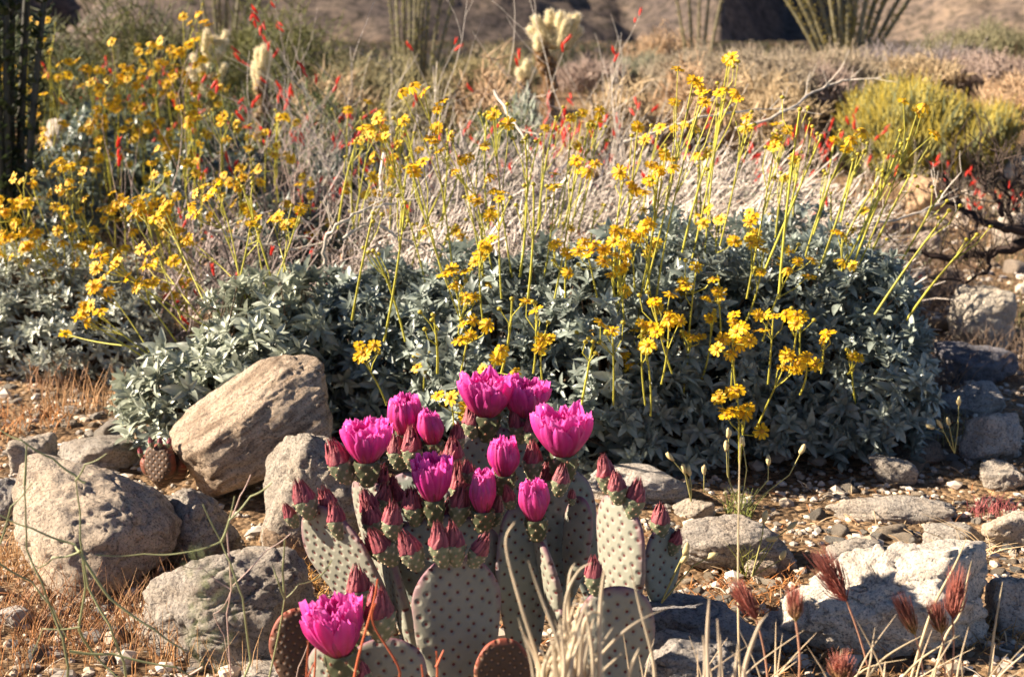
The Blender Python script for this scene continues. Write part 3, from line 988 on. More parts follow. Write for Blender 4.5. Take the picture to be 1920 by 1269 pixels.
# buds: (pad, base px, tip px, depth offset, variant)
for k, (key, bx, by, tx, ty, dy, v) in enumerate([
    ("B", 556, 988, 532, 942, 0.00, 0), ("B", 584, 972, 556, 896, -0.01, 1), ("B", 628, 975, 600, 905, 0.01, 2), ("B", 640, 1010, 622, 936, -0.02, 3),
    ("C", 655, 905, 616, 820, -0.01, 1), ("C", 676, 900, 640, 838, 0.02, 2), ("C", 700, 905, 668, 846, 0.05, 0),
    ("C", 712, 925, 718, 862, 0.03, 2), ("C", 716, 965, 722, 900, 0.0, 3), ("C", 706, 990, 680, 912, -0.02, 0), ("C", 712, 1010, 684, 936, -0.04, 1),
    ("C2", 735, 1012, 736, 930, -0.02, 2), ("C2", 742, 1058, 692, 988, -0.02, 1), ("C2", 716, 1050, 684, 1000, 0.0, 0), ("A", 786, 1068, 752, 992, 0.0, 1),
    ("A", 832, 1062, 818, 976, -0.008, 0), ("A", 856, 1060, 846, 976, -0.004, 3), ("A", 884, 1062, 916, 994, 0.0, 2),
    ("F", 780, 985, 768, 908, 0.0, 1), ("F", 762, 960, 738, 905, 0.04, 3), ("F", 858, 985, 866, 905, 0.0, 0), ("F", 888, 980, 880, 860, 0.06, 2), ("F", 872, 950, 858, 862, 0.05, 1), ("F", 880, 905, 874, 860, 0.03, 0),
    ("E", 750, 880, 742, 806, 0.02, 1), ("E", 778, 882, 770, 796, 0.0, 0), ("E", 750, 800, 738, 742, 0.06, 2), ("E", 852, 892, 848, 816, -0.04, 1), ("E", 858, 850, 856, 790, 0.02, 3),
    ("G", 888, 826, 884, 754, 0.0, 1), ("G", 978, 830, 962, 762, 0.0, 0), ("G", 996, 835, 1000, 766, -0.02, 2),
    ("H", 1000, 900, 998, 824, -0.02, 0), ("H", 1046, 930, 1056, 868, -0.06, 1), ("H2", 1072, 946, 1072, 912, -0.01, 2), ("I", 962, 960, 948, 908, 0.0, 0), ("J", 1005, 990, 978, 910, 0.03, 2),
    ("K", 1142, 925, 1130, 850, 0.0, 0), ("K", 1160, 945, 1154, 880, -0.02, 1), ("K", 1184, 972, 1198, 894, -0.02, 3),
    ("Lr", 1236, 1010, 1240, 940, 0.0, 1), ("Lr", 1258, 1040, 1274, 990, 0.0, 0), ("M", 1118, 1115, 1112, 1040, 0.0, 0),
    ("C", 690, 955, 700, 880, 0.07, 0), ("C", 728, 945, 736, 885, 0.05, 1), ("E", 790, 900, 790, 835, 0.03, 2), ("E", 826, 905, 830, 845, -0.02, 0), ("F", 838, 1000, 846, 930, 0.02, 1), ("F", 795, 1000, 795, 925, 0.03, 3), ("H", 1020, 925, 1026, 865, 0.0, 1), ("G", 862, 850, 858, 795, 0.02, 0), ("I2", 925, 985, 930, 915, 0.0, 2), ("N", 716, 1200, 706, 1090, -0.02, 1), ("N", 678, 1150, 668, 1056, 0.08, 3), ("O", 640, 1275, 620, 1235, -0.03, 2), ("O", 690, 1290, 668, 1232, -0.02, 0),
]):
    onpad(key, "bud", (bx, by), (tx, ty), dy, v)
for key, kind, b, t, dy, v, w, lb in [
    ("C", "open", (690, 910), (684, 782), -0.02, 0, 0.98, "open magenta flower at the upper left of the cactus"),
    ("G", "open", (912, 826), (914, 694), 0.0, 1, 1.0, "open magenta flower at the very top"),
    ("G", "open", (974, 824), (990, 702), 0.01, 2, 1.0, "open magenta flower leaning right beside the topmost one"),
    ("H", "open", (1056, 905), (1056, 758), -0.02, 1, 0.95, "large open magenta flower on the right hand pad"),
    ("F", "open", (816, 988), (808, 845), -0.01, 0, 0.72, "open magenta flower in the middle of the cactus"),
    ("O", "open", (650, 1285), (618, 1112), -0.03, 2, 0.90, "large magenta flower at the bottom by the dark pad"),
    ("O", "half", (660, 1235), (652, 1112), 0.05, 0, 0.9, "crumpled pink flower behind the lowest flower"),
    ("I2", "half", (946, 925), (944, 814), -0.02, 0, 1.15, "half open magenta flower"),
    ("F", "half", (905, 995), (906, 874), -0.02, 1, 1.05, "furled pink flower"),
    ("J", "half", (1008, 1012), (996, 892), -0.01, 0, 1.0, "half open flower on an edge-on pad"),
    ("E", "half", (762, 850), (758, 734), 0.03, 0, 1.15, "half open magenta flower at the back"),
    ("E", "half", (815, 860), (802, 764), 0.0, 1, 1.3, "crumpled pink flower at the back"),
]:
    onpad(key, kind, b, t, dy, v, w, lb)

# small wrinkled cactus between the rocks on the left
sc_ = G(305, 885)
small = thing("small_cactus", "small brownish cactus with stubby red buds tucked between boulders", "cactus", sc_)
for k, (b, t, w, yw) in enumerate([((305, 915), (300, 832), 66, 25), ((325, 905), (338, 846), 44, 50), ((285, 900), (280, 850), 38, -40)]):
    Yc = 2.50 + 0.03 * k
    bb, tt = P(*b, Yc), P(*t, Yc)
    me = pad_mesh((tt - bb).length, w / S(860, Yc), 0.02, 0, M_padr, k)
    pd = link("pad", me, frame(bb, tt, scale=1.0, face=(-math.sin(R(yw)), -math.cos(R(yw)), 0)), small)
    for q in range(3):
        bx = t[0] + (q - 1) * 14
        link("flower_bud", BUDS[(k + q) % 4], frame(P(bx, t[1] + 8, Yc - .01), P(bx + (q - 1) * 6, t[1] - 14, Yc - .01), roll=q), pd)

# ------------------------------------------------------------------ leaves, bushes
def leaf_template(n=5, fold=0.18, droop=0.25, prof=None):
    """unit leaf along +y, width about 0.4; returns verts, faces"""
    ts = np.linspace(0, 1, n)
    prof = prof or (lambda t: 0.175 * math.sin(math.pi * (t ** 0.8)) ** 0.8 + 0.012 * (1 - t))
    V = []
    for t in ts:
        w = prof(t) if 0 < t < 1 else 0.012
        z = -droop * t * t + 0.08 * t
        V += [(-w, t, z + fold * w), (0, t, z), (w, t, z + fold * w)]
    Fc = []
    for i in range(n - 1):
        a = i * 3
        Fc += [(a, a + 1, a + 4, a + 3), (a + 1, a + 2, a + 5, a + 4)]
    return np.array(V), np.array(Fc)


LT = [leaf_template(5, 0.5, d) for d in (0.05, 0.2, 0.4)]


def rosettes(mb, pts, outs, size, col, nleaf=(7, 11), spread=(22, 85), seed=0, var=0.32):
    """leaf rosettes at points with outward axes"""
    r = np.random.default_rng(seed)
    for p, o in zip(pts, outs):
        o = o / (np.linalg.norm(o) + 1e-9)
        ref = np.array([0.2, 0.3, 1.0]) if abs(o[2]) < 0.9 else np.array([1.0, 0.2, 0])
        e1 = np.cross(o, ref)
        e1 /= np.linalg.norm(e1)
        e2 = np.cross(o, e1)
        n = r.integers(*nleaf)
        s0 = size * r.uniform(0.75, 1.2)
        tint = r.uniform(1 - var, 1 + var)
        for k in range(n):
            a = k * 2.4 + r.uniform(-.3, .3)
            f = k / n
            el = math.radians(spread[0] + (spread[1] - spread[0]) * (1 - f) + r.uniform(-10, 10))   # angle from axis
            d = math.cos(el) * o + math.sin(el) * (math.cos(a) * e1 + math.sin(a) * e2)
            up = o * math.sin(el) - math.cos(el) * (math.cos(a) * e1 + math.sin(a) * e2)
            sd = np.cross(d, up)
            V0, F0 = LT[r.integers(0, 3)]
            s = s0 * (0.55 + 0.5 * (1 - f)) * r.uniform(0.85, 1.15)
            wv = s * r.uniform(0.85, 1.25)
            q = p - o * s0 * 0.35 * (1 - f)
            V = q + V0[:, :1] * wv * sd + V0[:, 1:2] * s * d + V0[:, 2:3] * s * up
            k2 = tint * r.uniform(0.85, 1.15)
            mb.add(V, F0, np.array(col) * k2)


def mound_points(n, ells, seed=0, inner=0.55, wob=0.12):
    """points in the shells of a union of ellipsoids (cx,cy,cz,rx,ry,rz), above the ground"""
    r = np.random.default_rng(seed)
    w = np.array([e[3] * e[4] + e[3] * e[5] + e[4] * e[5] for e in ells])
    w = w / w.sum()
    P_, O_ = [], []
    tries = 0
    while len(P_) < n and tries < n * 12:
        tries += 1
        e = ells[r.choice(len(ells), p=w)]
        d = r.normal(size=3)
        d /= np.linalg.norm(d)
        if d[2] < -0.5:
            continue
        c = np.array(e[:3])
        rad = np.array(e[3:])
        nz_ = mnoise.noise(Vector(d * 2.2) + Vector(c) * 3)
        s = (inner + (1 - inner) * r.random() ** 0.45) * (1 + wob * 2 * nz_)
        p = c + d * rad * s
        if p[2] < float(gz(p[0], p[1])) + 0.01:
            continue
        deep = False
        for f in ells:
            if f is not e and (((p - np.array(f[:3])) / np.array(f[3:])) ** 2).sum() < 0.45:
                deep = True
        if deep:
            continue
        o = d / rad
        o /= np.linalg.norm(o)
        o = o * 0.8 + np.array([0, 0, 0.5]) + r.normal(size=3) * 0.45
        P_.append(p)
        O_.append(o)
    return P_, O_


def woody(mb, pts, base, col, seed, frac=0.25, rad=0.003):
    r = random.Random(seed)
    for p in pts:
        if r.random() > frac:
            continue
        b = Vector(base) + Vector((r.uniform(-.06, .06), r.uniform(-.05, .05), 0))
        p = Vector(p)
        m = b.lerp(p, 0.5) + Vector((r.uniform(-.03, .03), r.uniform(-.03, .03), -0.03))
        k = r.uniform(0.6, 1.3)
        mb.strand([b, b.lerp(m, .5) + Vector((0, 0, -.01)), m, m.lerp(p, .5), p], [rad * 1.4, rad * 1.2, rad, rad * .8, rad * .4], [c * k for c in col], 4)


SAGE = (0.235, 0.27, 0.235)


def head_mesh(seed, openf=1.0):
    r = random.Random(seed)
    mb = MB()
    n = r.randint(9, 13)
    for k in range(n):
        a = k * 2 * math.pi / n + r.uniform(-.12, .12)
        ln = r.uniform(0.85, 1.1)
        dr = r.uniform(-0.35, 0.1) if openf > .5 else -0.9
        ca, sa = math.cos(a), math.sin(a)
        V = []
        for t, w in ((0.22, .05), (0.5, .15), (0.8, .2), (0.97, .17), (1.05, .06)):
            z = dr * (t - .2) ** 1.5 * ln
            for s_ in (-1, 0, 1):
                x, y = t * ln, s_ * w
                V.append((x * ca - y * sa, x * sa + y * ca, z + (0.05 if s_ else 0)))
        i = np.array([a_ * 3 + b for a_ in range(4) for b in range(2)])
        c = r.uniform(.9, 1.1)
        mb.add(V, np.stack([i, i + 1, i + 4, i + 3], -1), (0.92 * c, 0.56 * c, 0.012))
    V, Fc = lathe_pts([(-0.28, .06), (-0.2, .26), (-0.02, .34), (0.1, .32), (0.2, .2), (0.24, .01)], 12, lambda t, a: 1 + 0.06 * math.sin(a * 6))
    C = [(0.60, 0.30, 0.02) if z > 0 else (0.30, 0.30, 0.06) for z in V[:, 2]]
    mb.add(V, Fc, C)
    return mb.build("flower_head", M_petal)


HEADS = [head_mesh(s) for s in range(5)]
HALFH = [head_mesh(s + 20, 0.2) for s in range(2)]
STEM = (0.52, 0.48, 0.07)
STEM2 = (0.52, 0.46, 0.05)


def qpts(a, b, bow, n=7):
    """gently bowed line from a to b"""
    a, b = Vector(a), Vector(b)
    return [a.lerp(b, t) + Vector(bow) * (4 * t * (1 - t)) for t in np.linspace(0, 1, n)]


def flower_stem(parent, bpx, tpx, Yb, Yt, heads=3, r=None, buds=2, hs=0.0138, col=STEM, spread=24):
    """one branching stalk with its flower heads; pixels say where base and top are seen"""
    r = r or random
    spread *= 1.25
    b, t = P(bpx[0], bpx[1], Yb), P(tpx[0], tpx[1], Yt)
    L = (t - b).length
    bow = Vector((r.uniform(-.03, .03) * L, r.uniform(-.02, .02), r.uniform(-0.01, 0.03) * L))
    pts = qpts(b, t, bow)
    mb = MB()
    k = r.uniform(.8, 1.15)
    c = [x * k for x in col]
    mb.strand(pts, np.linspace(0.0019, 0.0013, len(pts)) * (1.35 if heads == 0 else 1), c, 4)
    sc = S(tpx[1], Yt)
    spots = []
    for q in range(heads + buds):
        if q == 0:
            e = t
            ax = (pts[-1] - pts[-2]).normalized()
        else:
            e = P(tpx[0] + r.uniform(-1, 1) * spread, tpx[1] + r.uniform(-0.7, 1.1) * spread, Yt + r.uniform(-.03, .03))
            f = r.uniform(0.62, 0.86)
            j = int(f * (len(pts) - 1))
            st = pts[j]
            mid = st.lerp(e, .6) + Vector((r.uniform(-.01, .01), 0, -0.006))
            mb.strand([st, mid, e], [0.0012, 0.0011, 0.0009], c, 3)
            ax = (e - mid).normalized()
        spots.append((e, ax, q < heads))
    V0, F0 = ico(2)
    for e, ax, isf in spots:
        if not isf:
            mb.add(V0 * np.array([.0048, .0048, .004]) + np.array(e), F0, (0.42, 0.33, 0.03))
    o = link("flower_stem", mb.build("flower_stem", M_stem), Matrix.Identity(4), parent)
    for e, ax, isf in spots:
        if isf:
            d = (ax * 0.6 + Vector((r.uniform(-.9, .5), r.uniform(-1.3, .1), r.uniform(-.1, .8)))).normalized()
            M = Matrix.Translation(e) @ d.to_track_quat('Z', 'Y').to_matrix().to_4x4() @ Matrix.Rotation(r.uniform(0, 6.28), 4, 'Z') @ Matrix.Scale(hs * r.uniform(.85, 1.2), 4)
            link("flower_head", r.choice(HEADS) if r.random() < .88 else r.choice(HALFH), M, o)
    return o


def bushE(px0, px1, pyt, Y, ry, zlow=0.0, cz=None):
    """ellipsoid seen between px0..px1 with its top at pyt"""
    xc = (px0 + px1) / 2
    s = S(pyt, Y)
    c = P(xc, pyt, Y)
    top = c.z
    g = float(gz(c.x, Y))
    z0 = g + zlow
    return (c.x, Y, z0 + (top - z0) * 0.35, (px1 - px0) / 2 / s, ry, (top - z0) * 0.65)


def brittlebush(label, ells, n, seed, size=0.046, col=SAGE, base=None, group="silver leaved bushes", inner=0.5, nleaf=(7, 11)):
    c = ells[0]
    root = thing("brittlebush", label, "bush", (c[0], c[1], float(gz(c[0], c[1]))), group)
    pts, outs = mound_points(n, ells, seed, inner)
    mb = MB()
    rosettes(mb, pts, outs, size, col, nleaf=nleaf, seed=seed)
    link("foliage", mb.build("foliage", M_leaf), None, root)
    mw = MB()
    for i, e in enumerate(ells):
        near = [p for p in pts if abs(p[0] - e[0]) < e[3]]
        woody(mw, near, (e[0], e[1], float(gz(e[0], e[1]))), (0.13, 0.09, 0.06), seed + i, 0.22 / max(1, len(ells) * .5))
    link("woody_base", mw.build("woody_base", M_twig), None, root)
    return root


MAIN = brittlebush("broad silvery grey brittlebush mound with many yellow flower stalks behind the cactus",
                   [bushE(1000, 1480, 415, 3.05, 0.34), bushE(1240, 1735, 415, 3.12, 0.36), bushE(690, 1120, 462, 3.0, 0.32), bushE(540, 880, 478, 3.05, 0.26), bushE(930, 1290, 440, 2.98, 0.34), bushE(1480, 1760, 465, 3.0, 0.26)], 3700, 3, 0.037)
LOBE = brittlebush("low spreading silvery brittlebush beside the banded boulder with sprays reaching over bare ground",
                   [bushE(350, 670, 480, 2.95, 0.24), bushE(215, 470, 640, 2.82, 0.16), bushE(330, 560, 600, 2.85, 0.2)], 760, 4, 0.041, col=(0.32, 0.345, 0.27), inner=0.35)
LEFT = brittlebush("dense pale silvery brittlebush at the left frame edge under yellow flowers",
                   [bushE(-170, 250, 445, 3.9, 0.38), bushE(-60, 330, 520, 3.7, 0.24)], 1500, 5, 0.028, col=(0.40, 0.42, 0.35))
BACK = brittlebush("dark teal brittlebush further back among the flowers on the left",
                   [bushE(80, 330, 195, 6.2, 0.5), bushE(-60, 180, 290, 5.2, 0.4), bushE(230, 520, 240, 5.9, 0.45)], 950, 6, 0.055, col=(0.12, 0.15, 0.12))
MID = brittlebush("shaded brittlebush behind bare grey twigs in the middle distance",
                  [bushE(310, 620, 285, 4.7, 0.4), bushE(540, 800, 270, 5.2, 0.4), bushE(400, 700, 370, 4.3, 0.3)], 1100, 7, 0.045, col=(0.09, 0.11, 0.09))  # shade put into the dark leaf colour
UPR = brittlebush("small pale brittlebush tuft on top of the broad mound under bent stalks",
                  [bushE(1120, 1420, 385, 3.4, 0.22), bushE(1330, 1640, 368, 3.42, 0.22)], 700, 8, 0.038, col=(0.22, 0.25, 0.22))

rr = random.Random(21)
# (bush, base px, top px, heads, buds)
mainstalks = [
    ((850, 520), (795, 172), 4, 0, 22), ((800, 540), (705, 222), 3, 0, 16), ((830, 520), (756, 228), 1, 1, 8), ((905, 520), (845, 255), 4, 1, 20), ((925, 520), (872, 302), 6, 0, 26),
    ((880, 640), (770, 310), 2, 1, 10), ((905, 540), (895, 378), 4, 1, 20), ((940, 560), (935, 372), 2, 1, 14), ((1040, 560), (1080, 308), 4, 0, 18), ((1190, 620), (1300, 150), 5, 0, 24),
    ((1230, 560), (1320, 175), 2, 1, 16), ((1290, 520), (1362, 168), 2, 2, 14), ((1320, 500), (1366, 112), 1, 3, 8), ((1170, 560), (1196, 238), 1, 2, 14), ((1150, 560), (1170, 328), 2, 1, 10),
    ((1160, 560), (1190, 355), 2, 0, 14), ((1200, 560), (1246, 290), 3, 1, 16), ((1210, 560), (1236, 320), 2, 1, 12), ((1400, 560), (1455, 262), 2, 1, 9), ((1500, 520), (1595, 260), 2, 1, 12),
    ((1600, 520), (1720, 212), 5, 0, 22), ((1460, 560), (1500, 205), 0, 4, 16), ((1560, 540), (1690, 270), 0, 4, 20), ((1640, 590), (1780, 395), 0, 3, 18), ((1700, 600), (1832, 440), 0, 3, 18),
    ((1590, 520), (1680, 290), 0, 3, 16), ((1530, 520), (1600, 300), 0, 3, 14), ((1420, 540), (1540, 255), 0, 3, 14), ((1340, 500), (1400, 220), 1, 3, 12), ((1270, 520), (1330, 290), 0, 3, 12),
    ((905, 600), (902, 458), 3, 1, 12), ((870, 640), (846, 505), 3, 2, 14), ((860, 740), (888, 600), 5, 1, 18), ((905, 750), (932, 672), 5, 0, 16), ((850, 830), (844, 745), 4, 0, 20),
    ((725, 760), (675, 668), 4, 1, 18), ((1060, 580), (1062, 475), 4, 1, 18), ((1120, 560), (1102, 475), 3, 1, 14), ((1160, 570), (1150, 452), 3, 1, 14), ((1190, 560), (1175, 436), 3, 1, 12),
    ((1220, 560), (1210, 430), 2, 0, 10), ((1170, 640), (1156, 478), 3, 2, 12), ((1175, 660), (1146, 515), 2, 2, 14), ((1350, 540), (1346, 412), 4, 0, 18), ((1410, 550), (1406, 415), 3, 0, 12),
    ((1400, 600), (1432, 468), 5, 1, 22), ((1430, 640), (1496, 490), 3, 0, 14), ((1290, 650), (1306, 500), 5, 1, 20), ((1260, 700), (1225, 566), 4, 2, 18), ((1240, 720), (1254, 600), 3, 0, 12),
    ((1210, 760), (1204, 608), 3, 1, 14), ((1220, 780), (1210, 652), 1, 1, 10), ((1380, 730), (1376, 605), 6, 0, 24), ((1370, 750), (1376, 635), 4, 1, 18), ((1440, 720), (1450, 592), 3, 1, 14),
    ((1480, 700), (1496, 600), 3, 0, 14), ((1150, 760), (1148, 620), 1, 3, 12), ((1420, 800), (1470, 688), 5, 0, 20), ((1500, 740), (1512, 668), 3, 0, 16), ((1386, 880), (1382, 732), 6, 0, 26),
    ((1386, 880), (1398, 775), 4, 1, 20), ((1020, 740), (1016, 636), 2, 1, 10), ((1350, 650), (1344, 546), 2, 1, 10), ((1540, 700), (1546, 634), 1, 1, 8), ((1000, 700), (1004, 580), 1, 3, 12),
    ((1090, 760), (1112, 640), 0, 4, 14), ((820, 700), (812, 590), 0, 4, 14), ((940, 700), (960, 560), 0, 3, 12), ((760, 640), (700, 470), 0, 4, 18), ((720, 640), (760, 380), 0, 4, 16),
    ((660, 600), (700, 400), 0, 3, 14), ((990, 560), (1000, 345), 0, 4, 18), ((960, 520), (925, 215), 1, 3, 14), ((975, 520), (985, 260), 0, 4, 16), ((1020, 520), (1040, 350), 1, 3, 18),
]
for b, t, h, bd, spd in mainstalks:
    yb = 2.95 if b[1] < 560 else 2.78 if b[1] < 700 else 2.62
    if t == (675, 668):
        yb = 2.66
    flower_stem(MAIN, b, t, yb, yb - 0.05 + rr.uniform(-.05, .02), h + (1 if 0 < h < 5 else 0), rr, bd, hs=0.0132, spread=spd * 1.4 + 4)
lobestalks = [
    ((520, 520), (562, 395), 3, 1, 12), ((470, 560), (355, 450), 2, 0, 8), ((540, 520), (510, 408), 3, 1, 14), ((530, 530), (540, 425), 3, 0, 14), ((460, 560), (384, 368), 7, 0, 30),
    ((450, 540), (405, 350), 1, 3, 14), ((420, 600), (325, 488), 2, 1, 10), ((400, 620), (210, 505), 4, 0, 20), ((350, 620), (180, 478), 4, 0, 20), ((260, 650), (122, 625), 1, 1, 8),
    ((280, 660), (200, 545), 4, 0, 22), ((330, 640), (255, 540), 5, 0, 26), ((380, 600), (282, 472), 6, 0, 26), ((270, 670), (145, 590), 4, 1, 22), ((300, 680), (170, 572), 4, 1, 20),
    ((520, 560), (455, 350), 0, 4, 20), ((380, 560), (300, 395), 3, 0, 12), ((340, 600), (262, 385), 3, 1, 14), ((440, 560), (470, 420), 1, 3, 16), ((500, 540), (480, 410), 2, 2, 14),
]
for b, t, h, bd, spd in lobestalks:
    flower_stem(LOBE, b, t, 2.92, 2.98 + rr.uniform(-.08, .1), h, rr, bd, spread=spd)
for b, t in [((1560, 520), (1655, 330)), ((1610, 530), (1705, 330)), ((1540, 560), (1640, 350)), ((1575, 600), (1650, 440)), ((1650, 560), (1765, 360)), ((1480, 560), (1560, 330)), ((1450, 520), (1470, 330)), ((1440, 540), (1500, 300))]:
    flower_stem(UPR, b, t, 3.2, 3.15, 0, rr, 3, spread=15)
for i in range(17):
    x, y = rr.uniform(720, 1640), rr.uniform(430, 700)
    flower_stem(MAIN, (x + rr.uniform(-40, 10), y + rr.uniform(70, 130)), (x, y), 2.8 if y > 560 else 2.95, 2.74 if y > 560 else 2.9, rr.randint(1, 3), rr, 2, hs=0.0125, spread=20)
for i in range(62):
    x = rr.uniform(-20, 350)
    y = rr.choice([rr.uniform(330, 470), rr.uniform(290, 400), rr.uniform(430, 600)])
    flower_stem(LEFT, (x + rr.uniform(0, 60), max(y + 110, 480)), (x, y), 3.75, 3.7, rr.randint(1, 4), rr, 1, hs=0.0135, spread=30)
for i in range(88):
    x = rr.uniform(-10, 460) if i % 3 else rr.uniform(150, 360)
    y = rr.choice([rr.uniform(20, 250), rr.uniform(90, 180), rr.uniform(200, 340)])
    flower_stem(BACK, (x + rr.uniform(-10, 40), max(y + 130, 260)), (x, y), 5.3, 5.2, rr.randint(1, 4), rr, 1, hs=0.0165, spread=34)
for i in range(46):
    x, y = rr.uniform(300, 760), rr.uniform(200, 460)
    flower_stem(MID, (x + rr.uniform(-10, 20), max(y + 90, 360)), (x, y), 4.3, 4.2, rr.randint(1, 3), rr, 2, hs=0.0145, spread=26)
for i in range(50):
    x, y = rr.uniform(640, 1640), rr.uniform(210, 440)
    flower_stem(UPR, (x + rr.uniform(-50, 10), max(y + 100, 430)), (x, y), 3.5, 3.45, rr.randint(0, 2), rr, rr.randint(1, 4), hs=0.0135, spread=22)

# ------------------------------------------------------------------ twiggy shrubs
def grow(mb, p, d, ln, rad, depth, r, col, tips, wander=0.35, up=0.15, kids=(2, 4), sides=3):
    pts = [Vector(p)]
    d = Vector(d).normalized()
    n = 5
    for i in range(n):
        d = (d + Vector((r.uniform(-1, 1), r.uniform(-1, 1), r.uniform(-1, 1))) * wander * 0.45 + Vector((0, 0, up * 0.3))).normalized()
        pts.append(pts[-1] + d * ln / n)
    k = r.uniform(.7, 1.25)
    mb.strand(pts, np.linspace(rad, rad * 0.55, len(pts)), [c * k for c in col], sides)
    if depth == 0:
        tips.append((pts[-1], d))
        return
    for q in range(r.randint(*kids)):
        j = r.randint(1, n)
        dd = (d + Vector((r.uniform(-1, 1), r.uniform(-1, 1), r.uniform(-.7, 1)))).normalized()
        grow(mb, pts[j], dd, ln * r.uniform(.5, .8), rad * 0.6, depth - 1, r, col, tips, wander, up, kids, sides)


def tube_flower():
    mb = MB()
    r = random.Random(3)
    V, Fc = lathe_pts([(0, .05), (.2, .10), (.5, .13), (.7, .12)], 6)
    mb.add(V, Fc, (0.72, 0.045, 0.025))
    for a in (0.3, 2.2, 4.2):
        ca, sa = math.cos(a), math.sin(a)
        V = [(0.07 * ca - .06 * sa, .07 * sa + .06 * ca, .75), (0.07 * ca + .06 * sa, .07 * sa - .06 * ca, .75), (0.2 * ca, .2 * sa, 1.0)]
        mb.add(V, [[0, 1, 2]], (0.80, 0.06, 0.03))
    return mb.build("red_flower", M_red)


TUBE = tube_flower()


def twig_shrub(label, px, py, Y, ln, n, seed, col=(0.42, 0.36, 0.31), dirs=(0, 0, 1), spread=0.8, reds=0, depth=2, rad=0.003, w=0.15, name="twiggy_shrub", group="bare twiggy shrubs", wander=0.35, up=0.15, redpx=None, kids=(2, 4), fs=0.038):
    r = random.Random(seed)
    base = P(px, py, Y)
    base.z = float(gz(base.x, Y))
    root = thing(name, label, "shrub", base, group)
    mb = MB()
    tips = []
    for i in range(n):
        b = base + Vector((r.uniform(-w, w), r.uniform(-w, w) * .8, 0))
        b.z = float(gz(b.x, b.y))
        d = Vector(dirs) + Vector((r.uniform(-1, 1), r.uniform(-1, 1), r.uniform(-.3, .3))) * spread
        d.z = abs(d.z)
        grow(mb, b, d, ln * r.uniform(.6, 1.1), rad * r.uniform(.7, 1.3), depth, r, col, tips, wander, up, kids)
    link("branchwork", mb.build("branchwork", M_twig), None, root)
    r.shuffle(tips)
    k = 0
    for (p, d) in tips:
        if k >= reds:
            break
        dd = (d + Vector((r.uniform(-.6, .6), r.uniform(-.6, .6), r.uniform(.1, .9)))).normalized()
        for w_ in range(r.randint(1, 3)):
            d3 = (dd + Vector((r.uniform(-.7, .7), r.uniform(-.7, .7), r.uniform(-.2, .4)))).normalized()
            link("red_flower", TUBE, Matrix.Translation(p - d * (w_ * .03) + Vector((r.uniform(-1, 1), r.uniform(-1, 1), 0)) * .008) @ d3.to_track_quat('Z', 'Y').to_matrix().to_4x4() @ Matrix.Scale(fs * r.uniform(.8, 1.2), 4), root)
            k += 1
    return root


def mat_twigs(label, px0, px1, py, Y0, Y1, h, n, seed, col, lean):
    """a flattened heap of dead stems"""
    r = random.Random(seed)
    a, b = P(px0, py, (Y0 + Y1) / 2), P(px1, py, (Y0 + Y1) / 2)
    cx_, hw = (a.x + b.x) / 2, (b.x - a.x) / 2
    yc = (Y0 + Y1) / 2
    root = thing("dead_shrub", label, "shrub", (cx_, yc, float(gz(cx_, yc))), "collapsed dead shrubs")
    mb = MB()
    tips = []
    for i in range(n):
        u, v = r.uniform(-1, 1), r.uniform(-1, 1)
        if u * u + v * v > 1.1:
            continue
        x, y = cx_ + u * hw, yc + v * (Y1 - Y0) / 2
        hz = h * math.sqrt(max(0, 1 - (u * u + v * v) / 1.2))
        z = float(gz(x, y)) + hz * (r.random() ** 0.5)
        d = Vector(lean) + Vector((r.uniform(-1, 1) * .7, r.uniform(-1, 1) * .7, r.uniform(-.5, .6)))
        ln = r.uniform(.08, .3)
        k = r.choice((.35, .55, .8, 1.0, 1.15, 1.5))
        d.normalize()
        p = Vector((x, y, z))
        pts = [p]
        for q in range(4):
            d = (d + Vector((r.uniform(-.35, .35), r.uniform(-.35, .35), r.uniform(-.35, .3)))).normalized()
            pts.append(pts[-1] + d * ln / 4)
        mb.strand(pts, r.uniform(.0006, .0018) if r.random() < .93 else r.uniform(.002, .0038), [c * k for c in col], 3)
        if r.random() < .6:
            V0, F0 = LT[0]
            for w_ in range(3):
                q_ = np.array(pts[r.randint(1, 4)])
                e_ = np.array([r.uniform(-1, 1), r.uniform(-1, 1), r.uniform(-.3, 1)])
                e_ /= np.linalg.norm(e_)
                s_ = np.cross(e_, [.3, .2, 1.0])
                s_ /= np.linalg.norm(s_)
                l_ = r.uniform(.008, .022)
                g_ = r.choice(((.20, .21, .13), (.30, .29, .22), (.36, .22, .15), (.10, .10, .07)))
                mb.add(q_ + V0[:, :1] * l_ * 1.3 * s_ + V0[:, 1:2] * l_ * e_ + V0[:, 2:3] * l_ * np.cross(s_, e_), F0, g_)
        if r.random() < .06:
            tips.append((pts[-1], d))
    link("branchwork", mb.build("branchwork", M_twig), None, root)
    return root, tips


def redden(root, tips, n, r, fs=.034):
    for p, d in r.sample(tips, min(n, len(tips))):
        dd = Vector((r.uniform(-.6, .6), r.uniform(-.6, .6), r.uniform(.2, 1))).normalized()
        link("red_flower", TUBE, Matrix.Translation(p) @ dd.to_track_quat('Z', 'Y').to_matrix().to_4x4() @ Matrix.Scale(fs * r.uniform(.8, 1.2), 4), root)


